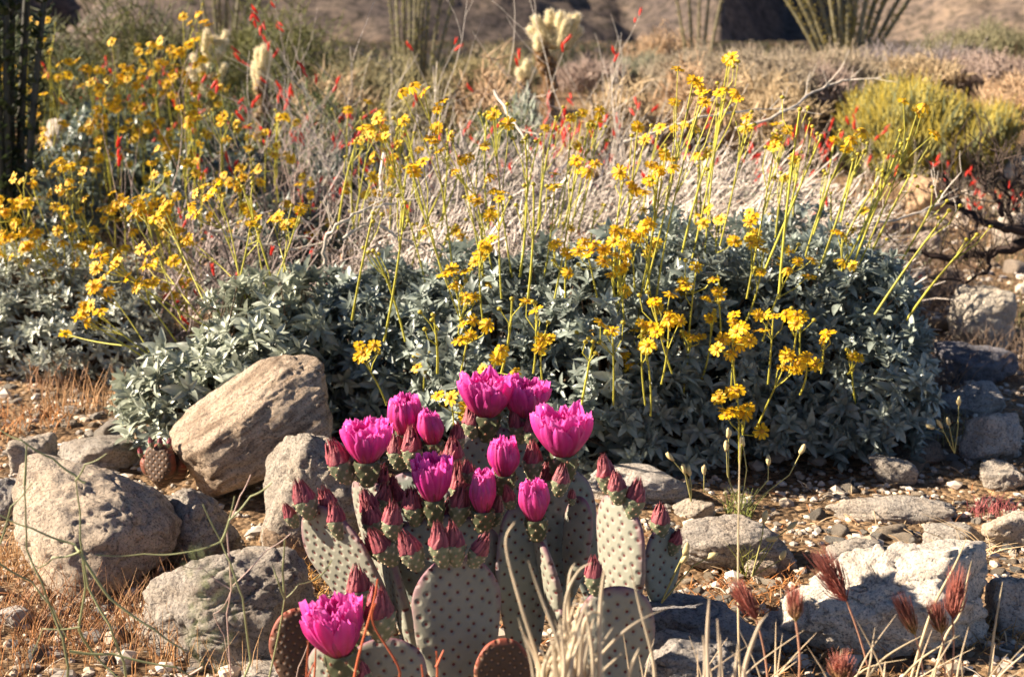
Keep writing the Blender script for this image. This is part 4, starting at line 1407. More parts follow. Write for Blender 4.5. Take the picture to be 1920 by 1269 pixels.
straw = (0.58, 0.50, 0.43)
m1, t1 = mat_twigs("pale collapsed dead shrub of matted grey twigs behind the broad silvery mound", 980, 1600, 300, 3.5, 5.4, 0.38, 6200, 31, straw, (0.8, 0.1, 0.35))
redden(m1, t1, 60, rr)
m2, t2 = mat_twigs("tangled grey dead shrub directly behind the tall yellow stalks in the middle", 620, 1120, 330, 3.5, 5.6, 0.36, 5000, 32, (0.52, 0.45, 0.40), (0.3, 0.1, 0.4))
redden(m2, t2, 55, rr)
m3, t3 = mat_twigs("dim brownish dead shrub among yellow flowers on the left", 290, 670, 400, 3.6, 5.0, 0.26, 1200, 33, (0.30, 0.24, 0.22), (0.2, 0, 0.6))
redden(m3, t3, 35, rr)
for i, a in enumerate([
    ("leaning bleached twig shrub with red tube flowers near the middle ocotillo", 640, 250, 5.0, 0.54, 18, 41, (0.48, 0.42, 0.37), 46),
    ("grey twig shrub with red flowers growing around the cholla foot", 1110, 260, 5.3, 0.36, 16, 42, (0.46, 0.40, 0.35), 50),
    ("tall thin twig shrub with sparse red flowers rising beside the cholla", 1170, 260, 5.2, 0.58, 7, 43, (0.50, 0.44, 0.38), 12),
    ("reddish twig shrub with many red flowers in the upper left thicket", 360, 200, 6.6, 0.34, 14, 44, (0.26, 0.17, 0.15), 60),
    ("brown twig shrub behind the yellow flowers with scattered red blossoms", 230, 160, 7.5, 0.36, 12, 45, (0.28, 0.20, 0.16), 34),
    ("bare vertical twig shrub with pinkish stems in front of the shaded brittlebush", 480, 330, 4.4, 0.40, 16, 46, (0.40, 0.30, 0.26), 10),
    ("pale twig shrub with red blossoms between the cholla and the dry mat", 860, 280, 5.0, 0.38, 18, 47, (0.48, 0.41, 0.36), 30),
    ("straw coloured twig shrub with red blossoms beyond the collapsed dead shrub", 1400, 250, 5.4, 0.32, 18, 48, (0.52, 0.44, 0.36), 34),
    ("twig shrub with orange red blossoms left of the yellow green shrub", 1560, 230, 6.2, 0.22, 12, 49, (0.46, 0.38, 0.31), 34),
    ("low twig shrub with red blossoms in front of the yellow green shrub", 1800, 345, 6.0, 0.13, 9, 50, (0.40, 0.33, 0.27), 22),
    ("slender twig shrub with red blossoms standing before the middle ocotillo", 560, 200, 5.4, 0.50, 12, 51, (0.36, 0.30, 0.27), 34),
]):
    twig_shrub(a[0], a[1], a[2], a[3], a[4], a[5], a[6], a[7], reds=min(97, int(a[8] * 1.7)), spread=0.5, w=0.26 if i not in (2,) else .08, group="red flowered twig shrubs")

# long bleached fallen stems
def long_stem(label, pts, rad=0.004, col=(0.50, 0.44, 0.37), name="fallen_branch", group="bleached fallen branches"):
    ps = [P(x, y, Y) for x, y, Y in pts]
    root_pts = []
    c = [ps[0]] + ps + [ps[-1]]
    for i in range(1, len(c) - 2):
        for t in (0, .2, .4, .6, .8):
            root_pts.append(0.5 * ((2 * c[i]) + (-c[i - 1] + c[i + 1]) * t + (2 * c[i - 1] - 5 * c[i] + 4 * c[i + 1] - c[i + 2]) * t * t + (-c[i - 1] + 3 * c[i] - 3 * c[i + 1] + c[i + 2]) * t ** 3))
    root_pts.append(ps[-1])
    mb = MB()
    r = random.Random(len(label))
    n = len(root_pts)
    root_pts = [p + Vector((r.uniform(-1, 1), r.uniform(-1, 1), r.uniform(-1, 1))) * .004 for p in root_pts]
    mb.strand(root_pts, np.linspace(rad, rad * .4, n) * rng.uniform(.85, 1.15, n), col, 6)
    tips = []
    for q in range(7):
        j = r.randint(1, n - 2)
        grow(mb, root_pts[j], (root_pts[j + 1] - root_pts[j]).normalized() + Vector((r.uniform(-.8, .8), r.uniform(-.5, .5), r.uniform(-.2, .9))), r.uniform(.04, .12), rad * .4, 1, r, col, tips, kids=(1, 2))
    link(name, mb.build(name, M_twig), label=label, category="branch", group=group)


long_stem("straight bleached branch leaning down below the cholla", [(925, 170, 4.4), (960, 225, 4.3), (1000, 290, 4.2), (1010, 330, 4.2)], 0.005)
long_stem("white bent branch lying level behind the tall yellow stalks", [(870, 350, 3.6), (930, 362, 3.6), (1000, 380, 3.6), (1070, 400, 3.6)], 0.004)
long_stem("long bleached branch sweeping over the collapsed dead shrub", [(1170, 270, 3.9), (1260, 238, 3.9), (1340, 215, 3.9), (1460, 205, 4.0)], 0.005)
long_stem("upper bleached branch rising along the collapsed dead shrub", [(1380, 245, 4.0), (1460, 215, 4.0), (1540, 165, 4.1), (1600, 150, 4.1)], 0.005)
long_stem("thin bleached branch crossing the sand beside the burnt shrub", [(1500, 435, 3.5), (1600, 425, 3.5), (1680, 410, 3.5), (1755, 385, 3.6), (1765, 370, 3.6)], 0.0045)
long_stem("curved bleached branch arching behind the low spreading brittlebush", [(610, 500, 3.2), (612, 450, 3.2), (650, 410, 3.2), (720, 385, 3.3), (790, 372, 3.3)], 0.0045)
long_stem("forked bleached branch arching beside the curved one", [(640, 450, 3.2), (690, 420, 3.2), (740, 440, 3.2), (800, 470, 3.2)], 0.004)
long_stem("thin white branch lying under the shrub twigs on the left", [(400, 430, 3.4), (450, 450, 3.4), (510, 460, 3.4), (560, 470, 3.4)], 0.004)

# burnt shrub on the right
def burnt():
    root = thing("burnt_shrub", "blackened dead shrub with thick charred limbs at the right frame edge", "shrub", G(1900, 440))
    r = random.Random(9)
    dark = (0.045, 0.030, 0.026)
    limbs = [
        [(1960, 425), (1900, 432), (1850, 415), (1800, 385), (1770, 370)],
        [(1960, 450), (1890, 470), (1830, 480), (1760, 485), (1700, 470)],
        [(1900, 425), (1890, 380), (1880, 330), (1868, 285)],
        [(1885, 400), (1860, 370), (1845, 340), (1830, 310)],
        [(1930, 420), (1925, 360), (1935, 310), (1950, 280)],
        [(1840, 408), (1820, 440), (1800, 490)],
        [(1800, 385), (1780, 360), (1768, 330)],
        [(1860, 470), (1850, 510), (1800, 530), (1740, 520)],
        [(1905, 400), (1915, 350), (1905, 310)],
    ]
    for i, l in enumerate(limbs):
        mb = MB()
        ps = [P(x, y, 4.0 + r.uniform(-.05, .05)) for x, y in l]
        fine = []
        for a_, b_ in zip(ps[:-1], ps[1:]):
            for t in (0, .25, .5, .75):
                fine.append(a_.lerp(b_, t) + Vector((r.uniform(-1, 1), r.uniform(-1, 1), r.uniform(-1, 1))) * .008)
        ps = fine + [ps[-1]]
        th = 0.019 if i < 2 else 0.008
        mb.strand(ps, np.linspace(th, th * .35, len(ps)) * np.array([r.uniform(.75, 1.2) for _ in ps]), dark, 6)
        tips = []
        for p in ps[2::2]:
            for q in range(3):
                grow(mb, p, (r.uniform(-.8, .5), r.uniform(-.5, .5), r.uniform(.1, 1)), r.uniform(.05, .13), 0.0022, 1, r, (0.07, 0.05, 0.04), tips, kids=(1, 3))
        link("limb", mb.build("limb", M_twig), None, root)


burnt()

# ------------------------------------------------------------------ yellow green shrub, distant shrubs
def spike_shrub(name, label, ells, n, seed, c0, c1, ln=(0.05, 0.12), rad=0.004, group=None, up=.7, sp=.3, wob=.15, inner=.55):
    r = random.Random(seed)
    pts, outs = mound_points(n, ells, seed, inner, wob)
    e = ells[0]
    root = thing(name, label, "shrub", (e[0], e[1], float(gz(e[0], e[1]))), group)
    mb = MB()
    for p, o in zip(pts, outs):
        d = Vector(o).normalized() * .5 + Vector((0, 0, up)) + Vector((r.uniform(-sp, sp), r.uniform(-sp, sp), r.uniform(-sp, sp) * .7))
        d.normalize()
        l = r.uniform(*ln)
        k = r.uniform(.65, 1.25)
        p = Vector(p)
        q = p + d * l
        mb.strand([p - d * l * .6, p, q], [rad * .5, rad, rad * .3], [c * k for c in c0], 3, [c * k for c in (c1 if r.random() < .75 else c0)])
    link("foliage", mb.build("foliage", M_green), None, root)
    mw = MB()
    woody(mw, pts[:60], (e[0], e[1], float(gz(e[0], e[1]))), (0.2, 0.16, 0.11), seed, 1, 0.004)
    link("woody_base", mw.build("woody_base", M_twig), None, root)
    return root


spike_shrub("yellow_shrub", "rounded yellow green shrub with upright twigs beyond the dead mat", [bushE(1590, 1800, 185, 7.0, 0.4), bushE(1690, 1905, 205, 7.0, 0.4), bushE(1600, 1760, 165, 7.2, 0.3)], 6500, 61, (0.22, 0.24, 0.12), (0.62, 0.47, 0.06), (0.03, 0.10), 0.0034, None, .7, .5, .3)
for i, (lb, e, c0, c1) in enumerate([
    ("mauve grey dry shrub on the bank behind the yellow green shrub", [(1560, 1860, 98, 9.8, .5)], (0.24, 0.20, 0.20), (0.36, 0.30, 0.28)),
    ("olive shrub high on the bank at the right frame edge", [(1760, 1960, 62, 11.5, .6)], (0.20, 0.19, 0.10), (0.30, 0.26, 0.15)),
    ("straw coloured dry shrub beneath the large ocotillo", [(1440, 1640, 105, 9.0, .5)], (0.36, 0.28, 0.20), (0.50, 0.41, 0.28)),
    ("pale straw shrub beyond the cholla", [(1210, 1420, 95, 10.0, .5)], (0.36, 0.30, 0.22), (0.52, 0.42, 0.30)),
    ("grey green shrub at the foot of the far slope", [(1130, 1290, 108, 12.0, .6)], (0.20, 0.21, 0.15), (0.34, 0.31, 0.20)),
    ("olive creosote shrub behind the thicket of flowers", [(380, 640, 30, 9.5, .6)], (0.09, 0.10, 0.025), (0.20, 0.19, 0.04)),
    ("dark olive creosote shrub near the shaded ocotillo", [(110, 380, 8, 8.5, .6)], (0.06, 0.07, 0.02), (0.17, 0.16, 0.03)),
    ("yellowish dry shrub between the middle ocotillo and the cholla", [(820, 1000, 118, 9.5, .5)], (0.26, 0.22, 0.12), (0.42, 0.34, 0.16)),
    ("low tan shrub beneath the middle ocotillo", [(580, 800, 118, 9.0, .5)], (0.24, 0.22, 0.12), (0.38, 0.31, 0.16)),
    ("dull green shrub at the top left frame corner", [(-60, 150, 40, 9.0, .5)], (0.10, 0.12, 0.05), (0.2, 0.2, 0.08)),
    ("brownish shrub in the dip behind the mauve shrub", [(1380, 1520, 110, 8.0, .4)], (0.32, 0.26, 0.19), (0.46, 0.37, 0.26)),
]):
    spike_shrub("distant_shrub", lb, [bushE(*q) for q in e], 2600, 70 + i, c0, c1, (0.03, 0.12), 0.0042, "shrubs in the distance", .35, 1.0, .42, .35)
tones = [((0.46, 0.34, 0.20), (0.62, 0.47, 0.28), "straw coloured"), ((0.34, 0.25, 0.21), (0.48, 0.36, 0.29), "mauve brown"), ((0.28, 0.25, 0.12), (0.46, 0.38, 0.16), "dull olive"), ((0.44, 0.30, 0.18), (0.66, 0.46, 0.28), "tawny")]
for i, (x0, x1, yt, Yd, tn, lb) in enumerate([
    (1090, 1240, 158, 7.2, 0, "{} scrubby shrub at the back of the collapsed dead shrub beside the cholla"), (1230, 1380, 140, 7.6, 3, "{} low shrub on the bare ground past the tallest yellow flowers"),
    (1360, 1520, 150, 7.4, 0, "{} low shrub left of the yellow green shrub"), (1480, 1620, 138, 8.2, 1, "{} low shrub just behind the yellow green shrub"), (860, 990, 150, 7.0, 3, "{} low shrub between the white branch and the cholla"),
    (680, 860, 165, 7.0, 2, "{} low shrub under the middle ocotillo stalks"), (1040, 1180, 118, 11.5, 1, "{} shrub out on the plain right of the cholla head"), (560, 700, 150, 7.6, 0, "{} shrub behind the bleached twigs with red flowers"),
    (1640, 1800, 118, 9.0, 0, "{} shrub on the crest of the bank over the yellow green shrub"), (1790, 1960, 110, 9.0, 1, "{} shrub on the bank near the right frame edge"), (1280, 1450, 105, 12.5, 2, "{} shrub at the foot of the hills behind pale ocotillo stalks"),
    (880, 1010, 112, 13.0, 2, "{} shrub on the plain behind the cholla shoulder"), (1850, 1990, 160, 8.0, 3, "{} shrub by the frame edge above the yellow green shrub"),
    (1180, 1330, 60, 17, 3, "{} shrub far out against the pinkish slope")]):
    spike_shrub("distant_shrub", lb.format(tones[tn][2]), [bushE(x0, x1, yt, Yd, .4)], 1700, 120 + i, tones[tn][0], tones[tn][1], (0.03, 0.10), 0.003 + .00025 * Yd, "shrubs in the distance", .35, 1.0, .45, .3)
for i, (x0, x1, yt, Yd, lb) in enumerate([(60, 320, 150, 6.9, "deep green shrub among yellow flowers behind the teal brittlebush"), (290, 540, 165, 6.4, "deep green shrub behind the curling cream cholla stems"), (500, 740, 190, 5.9, "olive green shrub under the bleached twigs and red blossoms"), (820, 1010, 215, 5.9, "olive green shrub beneath the white leaning branch")]):
    spike_shrub("green_shrub", lb, [bushE(x0, x1, yt, Yd, .35)], 2400, 160 + i, (0.075, 0.10, 0.035), (0.17, 0.19, 0.06), (0.02, 0.06), 0.0036, "green shrubs in the thicket", .35, 1.0, .4, .35)
spike_shrub("pale_shrub", "small pale sage green mound at the foot of the cholla", [bushE(930, 1030, 178, 6.2, 0.25)], 600, 90, (0.34, 0.38, 0.30), (0.48, 0.5, 0.42), (0.02, 0.05), 0.006)

# dry grass clothing the far ground
def far_grass():
    r = random.Random(77)
    mb = MB()
    for i in range(15000):
        y = 5.2 + 26 * r.random() ** 2
        x = r.uniform(-1, 1) * (0.5 + 0.42 * y)
        z = float(gz(x, y)) * (1 - float(sstep(12, 30, y))) + 0.40 * float(sstep(12, 30, y))
        h = r.uniform(.04, .14)
        w = 0.0016 * (0.6 + y * .13)
        k = r.uniform(.7, 1.3)
        g = r.random()
        c = (0.46, 0.36, 0.22) if g < .6 else (0.30, 0.27, 0.12) if g < .85 else (0.36, 0.22, 0.14)
        p = Vector((x, y, z - .01))
        t = p + Vector((r.uniform(-.5, .7) * h, r.uniform(-.4, .4) * h, h))
        mb.blade([p, p.lerp(t, .6) + Vector((0, 0, h * .1)), t], [w, w * .8, w * .2], [q * k for q in c], (1, 0, 0))
    for i in range(5000):
        y = 14 * math.exp(r.random() * math.log(150 / 14))
        x = r.uniform(-1, 1) * (0.5 + 0.42 * y)
        z = 0.40
        h = r.uniform(.12, .34)
        c = r.choice(((0.22, 0.20, 0.10), (0.30, 0.24, 0.15), (0.15, 0.15, 0.08), (0.36, 0.29, 0.18), (0.20, 0.16, 0.13)))
        for q in range(7):
            w = 0.03 + 0.0016 * y
            p = Vector((x + r.uniform(-.5, .5) * h, y + r.uniform(-.3, .3), z - .02))
            t = p + Vector((r.uniform(-.7, .7) * h, r.uniform(-.4, .4) * h, h * r.uniform(.5, 1)))
            k = r.uniform(.6, 1.3)
            mb.blade([p, p.lerp(t, .6), t], [w, w * .8, w * .2], [v * k for v in c], (1, 0, 0))
    link("dry_grass", mb.build("dry_grass", M_grass), kind="stuff", label="dry straw grass covering the distant ground", category="grass")


far_grass()

# ------------------------------------------------------------------ ocotillos and cholla
def ocotillo(label, base, Y, stalks, seed, rad=0.022, leaf=0.02, c_leaf=(0.20, 0.22, 0.07), bark=(0.22, 0.19, 0.11), group="ocotillos"):
    r = random.Random(seed)
    b = P(base[0], base[1], Y)
    b.z = float(gz(b.x, Y))
    root = thing("ocotillo", label, "ocotillo", b, group)
    s = S(base[1], Y)
    for (dx, tipx, tipy) in stalks:
        mb = MB()
        s0 = P(base[0] + dx, base[1], Y + r.uniform(-.08, .08))
        s0.z = float(gz(s0.x, s0.y))
        t = P(tipx, tipy, Y + r.uniform(-.3, .3))
        bow = Vector(((t.x - s0.x) * -0.12, 0, 0.05))
        pts = qpts(s0, t, bow, 14)
        k = r.uniform(.8, 1.2)
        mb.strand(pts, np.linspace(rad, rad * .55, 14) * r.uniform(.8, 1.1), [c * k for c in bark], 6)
        L = (t - s0).length
        V0, F0 = LT[0]
        for q in range(int(L / 0.0045)):
            f = r.random()
            j = min(12, int(f * 13))
            p = pts[j].lerp(pts[j + 1], f * 13 - j)
            a = r.uniform(0, 6.28)
            o = np.array([math.cos(a), math.sin(a), r.uniform(.3, 1.2)])
            o /= np.linalg.norm(o)
            sd = np.array([-math.sin(a), math.cos(a), 0])
            up = np.cross(sd, o)
            ls = leaf * r.uniform(.7, 1.4)
            q0 = np.array(p) + np.array([math.cos(a), math.sin(a), 0]) * rad * .7
            kk = r.uniform(.7, 1.3)
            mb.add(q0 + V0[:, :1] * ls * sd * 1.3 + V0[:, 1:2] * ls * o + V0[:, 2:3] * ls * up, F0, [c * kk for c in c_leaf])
        link("stalk", mb.build("stalk", M_green), None, root)
    return root


ocotillo("large yellow green ocotillo fanning out from the bank on the right", (1590, 100), 10.2,
         [(-25, 1040, -420), (-22, 1160, -420), (-18, 1260, -400), (-12, 1340, -420), (-8, 1440, -420), (-2, 1510, -400), (0, 1580, -420), (4, 1650, -420), (8, 1740, -400), (12, 1830, -400), (16, 1930, -420), (20, 2040, -400), (24, 2140, -420), (2, 1600, -300)], 3, 0.020, 0.024, (0.42, 0.35, 0.11))
ocotillo("green ocotillo with slender upright stalks left of the cholla", (775, 150), 10.5,
         [(-30, 690, -300), (-24, 712, -400), (-14, 745, -350), (-6, 770, -420), (4, 820, -420), (12, 815, -300), (18, 850, -380), (26, 905, -300), (32, 960, -260), (0, 790, -300)], 4, 0.012, 0.018, (0.38, 0.37, 0.15))
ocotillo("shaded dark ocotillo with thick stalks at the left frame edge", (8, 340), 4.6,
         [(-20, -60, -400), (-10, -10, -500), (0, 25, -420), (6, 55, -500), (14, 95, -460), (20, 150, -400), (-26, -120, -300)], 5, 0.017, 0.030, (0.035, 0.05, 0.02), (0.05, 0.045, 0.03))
ocotillo("thin distant ocotillo behind the upper thicket", (420, 70), 12.0,
         [(-20, 330, -200), (-10, 370, -260), (-4, 395, -300), (2, 440, -320), (8, 500, -300), (14, 545, -220), (20, 600, -240)], 6, 0.018, 0.02, (0.19, 0.19, 0.06))
ocotillo("faint straw coloured ocotillo behind the pale straw shrub", (1310, 80), 13.0,
         [(-16, 1210, -200), (-8, 1260, -260), (0, 1320, -300), (8, 1360, -260), (16, 1420, -220)], 7, 0.016, 0.02, (0.32, 0.26, 0.13))


def capsule(mb, a, b, rad, col, spines=160, r=None, sl=0.016, scol=(0.80, 0.72, 0.45)):
    a, b = Vector(a), Vector(b)
    M = np.array(frame(a, b, scale=1.0, face=(0.1, -1, 0.05)).to_3x3())
    L = (b - a).length
    prof = []
    n = 12
    for i in range(n + 1):
        th = i / n
        if th < .25:
            z, q = L * .12 * (1 - math.cos(th / .25 * math.pi / 2)), .55 + .45 * math.sin(th / .25 * math.pi / 2)
        elif th < .7:
            z, q = L * (.12 + (th - .25) / .45 * .66), 1
        else:
            u = (th - .7) / .3
            z, q = L * (.78 + .22 * math.sin(u * math.pi / 2)), math.cos(u * math.pi / 2)
        prof.append((z, max(q, 0.02) * rad))
    V, Fc = lathe_pts(prof, 12)
    mb.add(V @ M.T + np.array(a), Fc, col)
    for i in range(spines):
        z = L * r.random() ** .8
        u = r.uniform(0, 6.28)
        q = rad * (1 if z < L * .78 else math.sqrt(max(0.0, 1 - ((z - L * .78) / (L * .22)) ** 2)))
        nrm = np.array([math.cos(u), math.sin(u), r.uniform(-.2, .8) + (1.5 if z > L * .8 else 0)])
        nrm /= np.linalg.norm(nrm)
        p0 = np.array([math.cos(u) * q, math.sin(u) * q, z])
        p1 = p0 + nrm * sl * r.uniform(.7, 1.3) + np.array([r.uniform(-.3, .3), r.uniform(-.3, .3), 0]) * sl
        k = r.uniform(.85, 1.15)
        V = np.array([p0 + [0.0008, 0, 0], p0 - [0.0008, 0, 0.0008], p1])
        mb.add(V @ M.T + np.array(a), [[0, 1, 2]], [c * k for c in scol])


def cholla(label, Y, trunk, joints, rad, seed, group="chollas", brown=3):
    r = random.Random(seed)
    b = P(*trunk[0], Y)
    b.z = float(gz(b.x, Y))
    root = thing("cholla_cactus", label, "cactus", b, group)
    mb = MB()
    for q in range(len(trunk) * 3):
        u = r.uniform(0, len(trunk) - 1.2)
        i0 = int(u)
        cx_ = trunk[i0][0] + (trunk[i0 + 1][0] - trunk[i0][0]) * (u - i0)
        cy_ = trunk[i0][1] + (trunk[i0 + 1][1] - trunk[i0][1]) * (u - i0)
        wv = rad * S(cy_, Y)
        capsule(mb, P(cx_, cy_ + 6, Y), P(cx_ + r.uniform(-2.1, 2.1) * wv, cy_ - r.uniform(0, 1.2) * wv, Y + r.uniform(-.05, .05)), rad * .85, (0.17, 0.10, 0.05), 110, r, 0.016, (0.50, 0.30, 0.12) if u < brown * .7 else (0.72, 0.55, 0.28))
    pts = [b] + [P(x, y, Y) for x, y in trunk[1:]]
    for i in range(len(pts) - 1):
        capsule(mb, pts[i], pts[i].lerp(pts[i + 1], 1.08), rad * 1.35, (0.16, 0.09, 0.04), 240, r, 0.016, (0.40, 0.22, 0.09) if i < brown else (0.66, 0.48, 0.22))
    link("trunk", mb.build("trunk", M_spine), None, root)
    for (x0, y0, x1, y1, dy) in joints:
        mj = MB()
        capsule(mj, P(x0, y0, Y + dy * .5), P(x1, y1, Y + dy), rad, (0.56, 0.47, 0.25), 420, r, 0.014, (0.95, 0.84, 0.62))
        link("joint", mj.build("joint", M_spine), None, root)
    return root


cholla("pale spiny teddy bear cholla with stubby upright arms on a brown trunk", 5.8, [(1030, 230), (1030, 185), (1032, 140), (1022, 112), (1012, 88)],
       [(1040, 86, 1000, 30, -.03), (1040, 88, 1030, 18, 0), (1046, 88, 1052, 22, -.04), (1052, 88, 1070, 28, 0.03), (1056, 88, 1085, 26, -.02), (1058, 90, 1090, 52, 0.02), (1034, 86, 990, 52, 0.02),
        (1046, 90, 1044, 28, .05), (1050, 90, 1064, 36, -.06), (1012, 96, 1010, 62, -.03), (1040, 92, 1018, 40, .05), (1056, 92, 1078, 40, .05)], 0.020, 5, brown=5)
cholla("small cholla with curling cream arms in the upper left thicket", 6.5, [(405, 250), (400, 190), (396, 140)],
       [(396, 130, 384, 92, 0), (384, 100, 388, 56, -.02), (400, 120, 418, 92, 0), (416, 100, 424, 58, .02), (386, 78, 406, 72, .02), (400, 80, 426, 78, 0), (385, 140, 360, 104, .02), (410, 150, 424, 120, -.02), (388, 170, 352, 128, 0), (400, 200, 352, 168, 0)], 0.014, 6)
cholla("short pale cholla stump right of the curling cholla", 6.0, [(495, 250), (493, 200), (490, 150)],
       [(490, 160, 484, 90, 0), (496, 160, 502, 96, .02), (492, 130, 498, 84, -.02), (486, 170, 478, 118, .02)], 0.020, 7, brown=0)
cholla("blurred yellow cholla beside the foot of the tall cholla", 7.0, [(985, 210), (985, 170), (985, 145)],
       [(985, 160, 972, 128, 0), (985, 150, 990, 112, 0), (985, 160, 1002, 130, 0)], 0.022, 8, brown=0)

# ------------------------------------------------------------------ grasses close to the camera
def clump(name, label, blades, Y, w=0.0022, col=(0.62, 0.52, 0.38), cat="grass", group=None, mat=None, base=None, round_=False, straight=False):
    """blades: lists of pixel points, root first"""
    b0 = P(*blades[0][0], Y)
    root = thing(name, label, cat, (b0.x, Y, float(gz(b0.x, Y))), group)
    mb = MB()
    r = random.Random(len(blades) * 7 + int(blades[0][0][0]))
    for bl in blades:
        y_ = Y + r.uniform(-.05, .05)
        ctrl = [P(x, y, y_ + r.uniform(-.01, .01)) for x, y in bl]
        # Catmull-Rom through the pixels
        pts = []
        c = [ctrl[0]] + ctrl + [ctrl[-1]]
        for i in range(1, len(c) - 2):
            for t in np.linspace(0, 1, 7)[:-1]:
                t = float(t)
                if straight:
                    pts.append(c[i].lerp(c[i + 1], t) + Vector((0, 0, -0.002 * math.sin(t * math.pi))))
                    continue
                pts.append(0.5 * ((2 * c[i]) + (-c[i - 1] + c[i + 1]) * t + (2 * c[i - 1] - 5 * c[i] + 4 * c[i + 1] - c[i + 2]) * t * t + (-c[i - 1] + 3 * c[i] - 3 * c[i + 1] + c[i + 2]) * t ** 3))
        pts.append(ctrl[-1])
        n = len(pts)
        k = r.uniform(.8, 1.2)
        cc = [q * k for q in col]
        ww = w * r.uniform(.7, 1.25)
        if round_:
            mb.strand(pts, np.linspace(ww, ww * .5, n), cc, 5)
        else:
            mb.strand(pts, ww * (1 - np.linspace(0, 1, n) ** 2.5 * .85), cc, 4)
    link("blade_tuft", mb.build("blade_tuft", mat or M_grass), None, root)
    return root


rb = random.Random(12)
bl = [[(1030, 1330), (1010, 1240), (975, 1130), (948, 1020), (965, 978)], [(1060, 1330), (1050, 1220), (1015, 1120), (990, 1050)], [(1075, 1330), (1060, 1200), (1062, 1120), (1085, 1070), (1110, 1055)],
      [(1080, 1330), (1110, 1250), (1180, 1175), (1260, 1135)], [(1125, 1330), (1124, 1230), (1126, 1130), (1134, 1060)], [(1230, 1340), (1225, 1240), (1200, 1140), (1182, 1060)],
      [(1070, 1330), (1075, 1230), (1066, 1150), (1068, 1080), (1078, 1055)], [(1020, 1330), (1040, 1240), (1050, 1160)], [(1100, 1330), (1120, 1270), (1165, 1225)], [(1160, 1330), (1180, 1260), (1198, 1215)],
      [(1000, 1330), (1020, 1260), (1080, 1230)], [(1085, 1330), (1090, 1200), (1105, 1150), (1130, 1150)]]
for i in range(34):
    x = rb.gauss(1062, 26)
    t = rb.uniform(1120, 1230)
    bl.append([(x, 1340), (x + rb.uniform(-14, 14), (1340 + t) / 2), (x + rb.uniform(-34, 34), t)])
clump("grass_clump", "blurred straw coloured grass clump with thick curling blades in front of the cactus", bl, 1.16, 0.0020, (0.60, 0.50, 0.36))
bl = []
for i in range(36):
    x = rb.uniform(1180, 1900)
    t = rb.uniform(1150, 1245)
    ln = rb.uniform(-90, 170)
    bl.append([(x, 1330), (x + ln * .35, (1330 + t) / 2), (x + ln, t)])
clump("grass_clump", "sparse pale dry grass along the lower edge before the white fractured boulder", bl, 1.42, 0.0010, (0.66, 0.53, 0.36))
bl = [[(1330, 1330), (1326, 1200), (1330, 1120)], [(1400, 1330), (1395, 1260), (1420, 1180), (1440, 1150)], [(1360, 1330), (1378, 1260), (1385, 1200)], [(1340, 1330), (1350, 1250), (1345, 1160)], [(1430, 1340), (1400, 1270), (1372, 1220)], [(1310, 1330), (1322, 1260), (1318, 1190)]]
clump("grass_clump", "strongly blurred pale stalks before the low blue grey boulder", bl, 1.15, 0.0017, (0.56, 0.46, 0.34))
bl = [[(1700, 1300), (1745, 1150), (1790, 1060), (1812, 1010)], [(1740, 1320), (1770, 1200), (1800, 1150), (1815, 1080), (1822, 1050)], [(1600, 1320), (1650, 1240), (1730, 1190)], [(1650, 1320), (1720, 1240), (1800, 1190)], [(1560, 1320), (1620, 1255), (1700, 1235)], [(1850, 1320), (1862, 1200), (1880, 1090)], [(1390, 1340), (1385, 1200), (1384, 1050), (1386, 900), (1388, 820)]]
clump("grass_clump", "tall straw stalks crossing the front of the white fractured boulder", bl, 1.5, 0.0014, (0.64, 0.52, 0.33))


def foxtail(label, base, neck, tip, Y, w, seed, green=False):
    r = random.Random(seed)
    b, n_, t = P(*base, Y), P(*neck, Y), P(*tip, Y)
    root = thing("foxtail_grass", label, "grass", (b.x, b.y, min(b.z, float(gz(b.x, b.y)))), "foxtail grass stalks")
    ms = MB()
    ms.strand(qpts(b, n_, (0.004, 0, 0)), 0.0011, (0.52, 0.28, 0.18), 4)
    link("stalk", ms.build("stalk", M_grass), None, root)
    mb = MB()
    ax = (t - n_)
    L = ax.length
    ax.normalize()
    e1 = ax.cross(Vector((0, 1, 0.1))).normalized()
    e2 = ax.cross(e1)
    wm = w * 0.72 / S(neck[1], Y)
    for i in range(240):
        f = r.random() ** 1.1 * 0.55
        a = r.uniform(0, 6.28)
        rad = wm * 0.62 * (0.15 + 0.95 * r.random() ** 1.3)
        p0 = n_ + ax * L * f * .8
        p1 = n_ + ax * L * (f + r.uniform(.3, .45)) + (e1 * math.cos(a) + e2 * math.sin(a)) * rad
        pm = p0.lerp(p1, .5) + (e1 * math.cos(a) + e2 * math.sin(a)) * rad * .25
        k = r.uniform(.6, 1.3)
        c0, c1 = (0.30 * k, 0.06 * k, 0.04 * k), (0.55 * k, 0.22 * k, 0.17 * k)
        if green and f < .3:
            c0 = (0.30 * k, 0.24 * k, 0.07 * k)
        thick = 0.0007 if f < .35 else 0.00038
        mb.strand([p0, pm, p1], [thick, thick, thick * .35], c0, 3, c1)
    link("seed_head", mb.build("seed_head", M_grass), None, root)


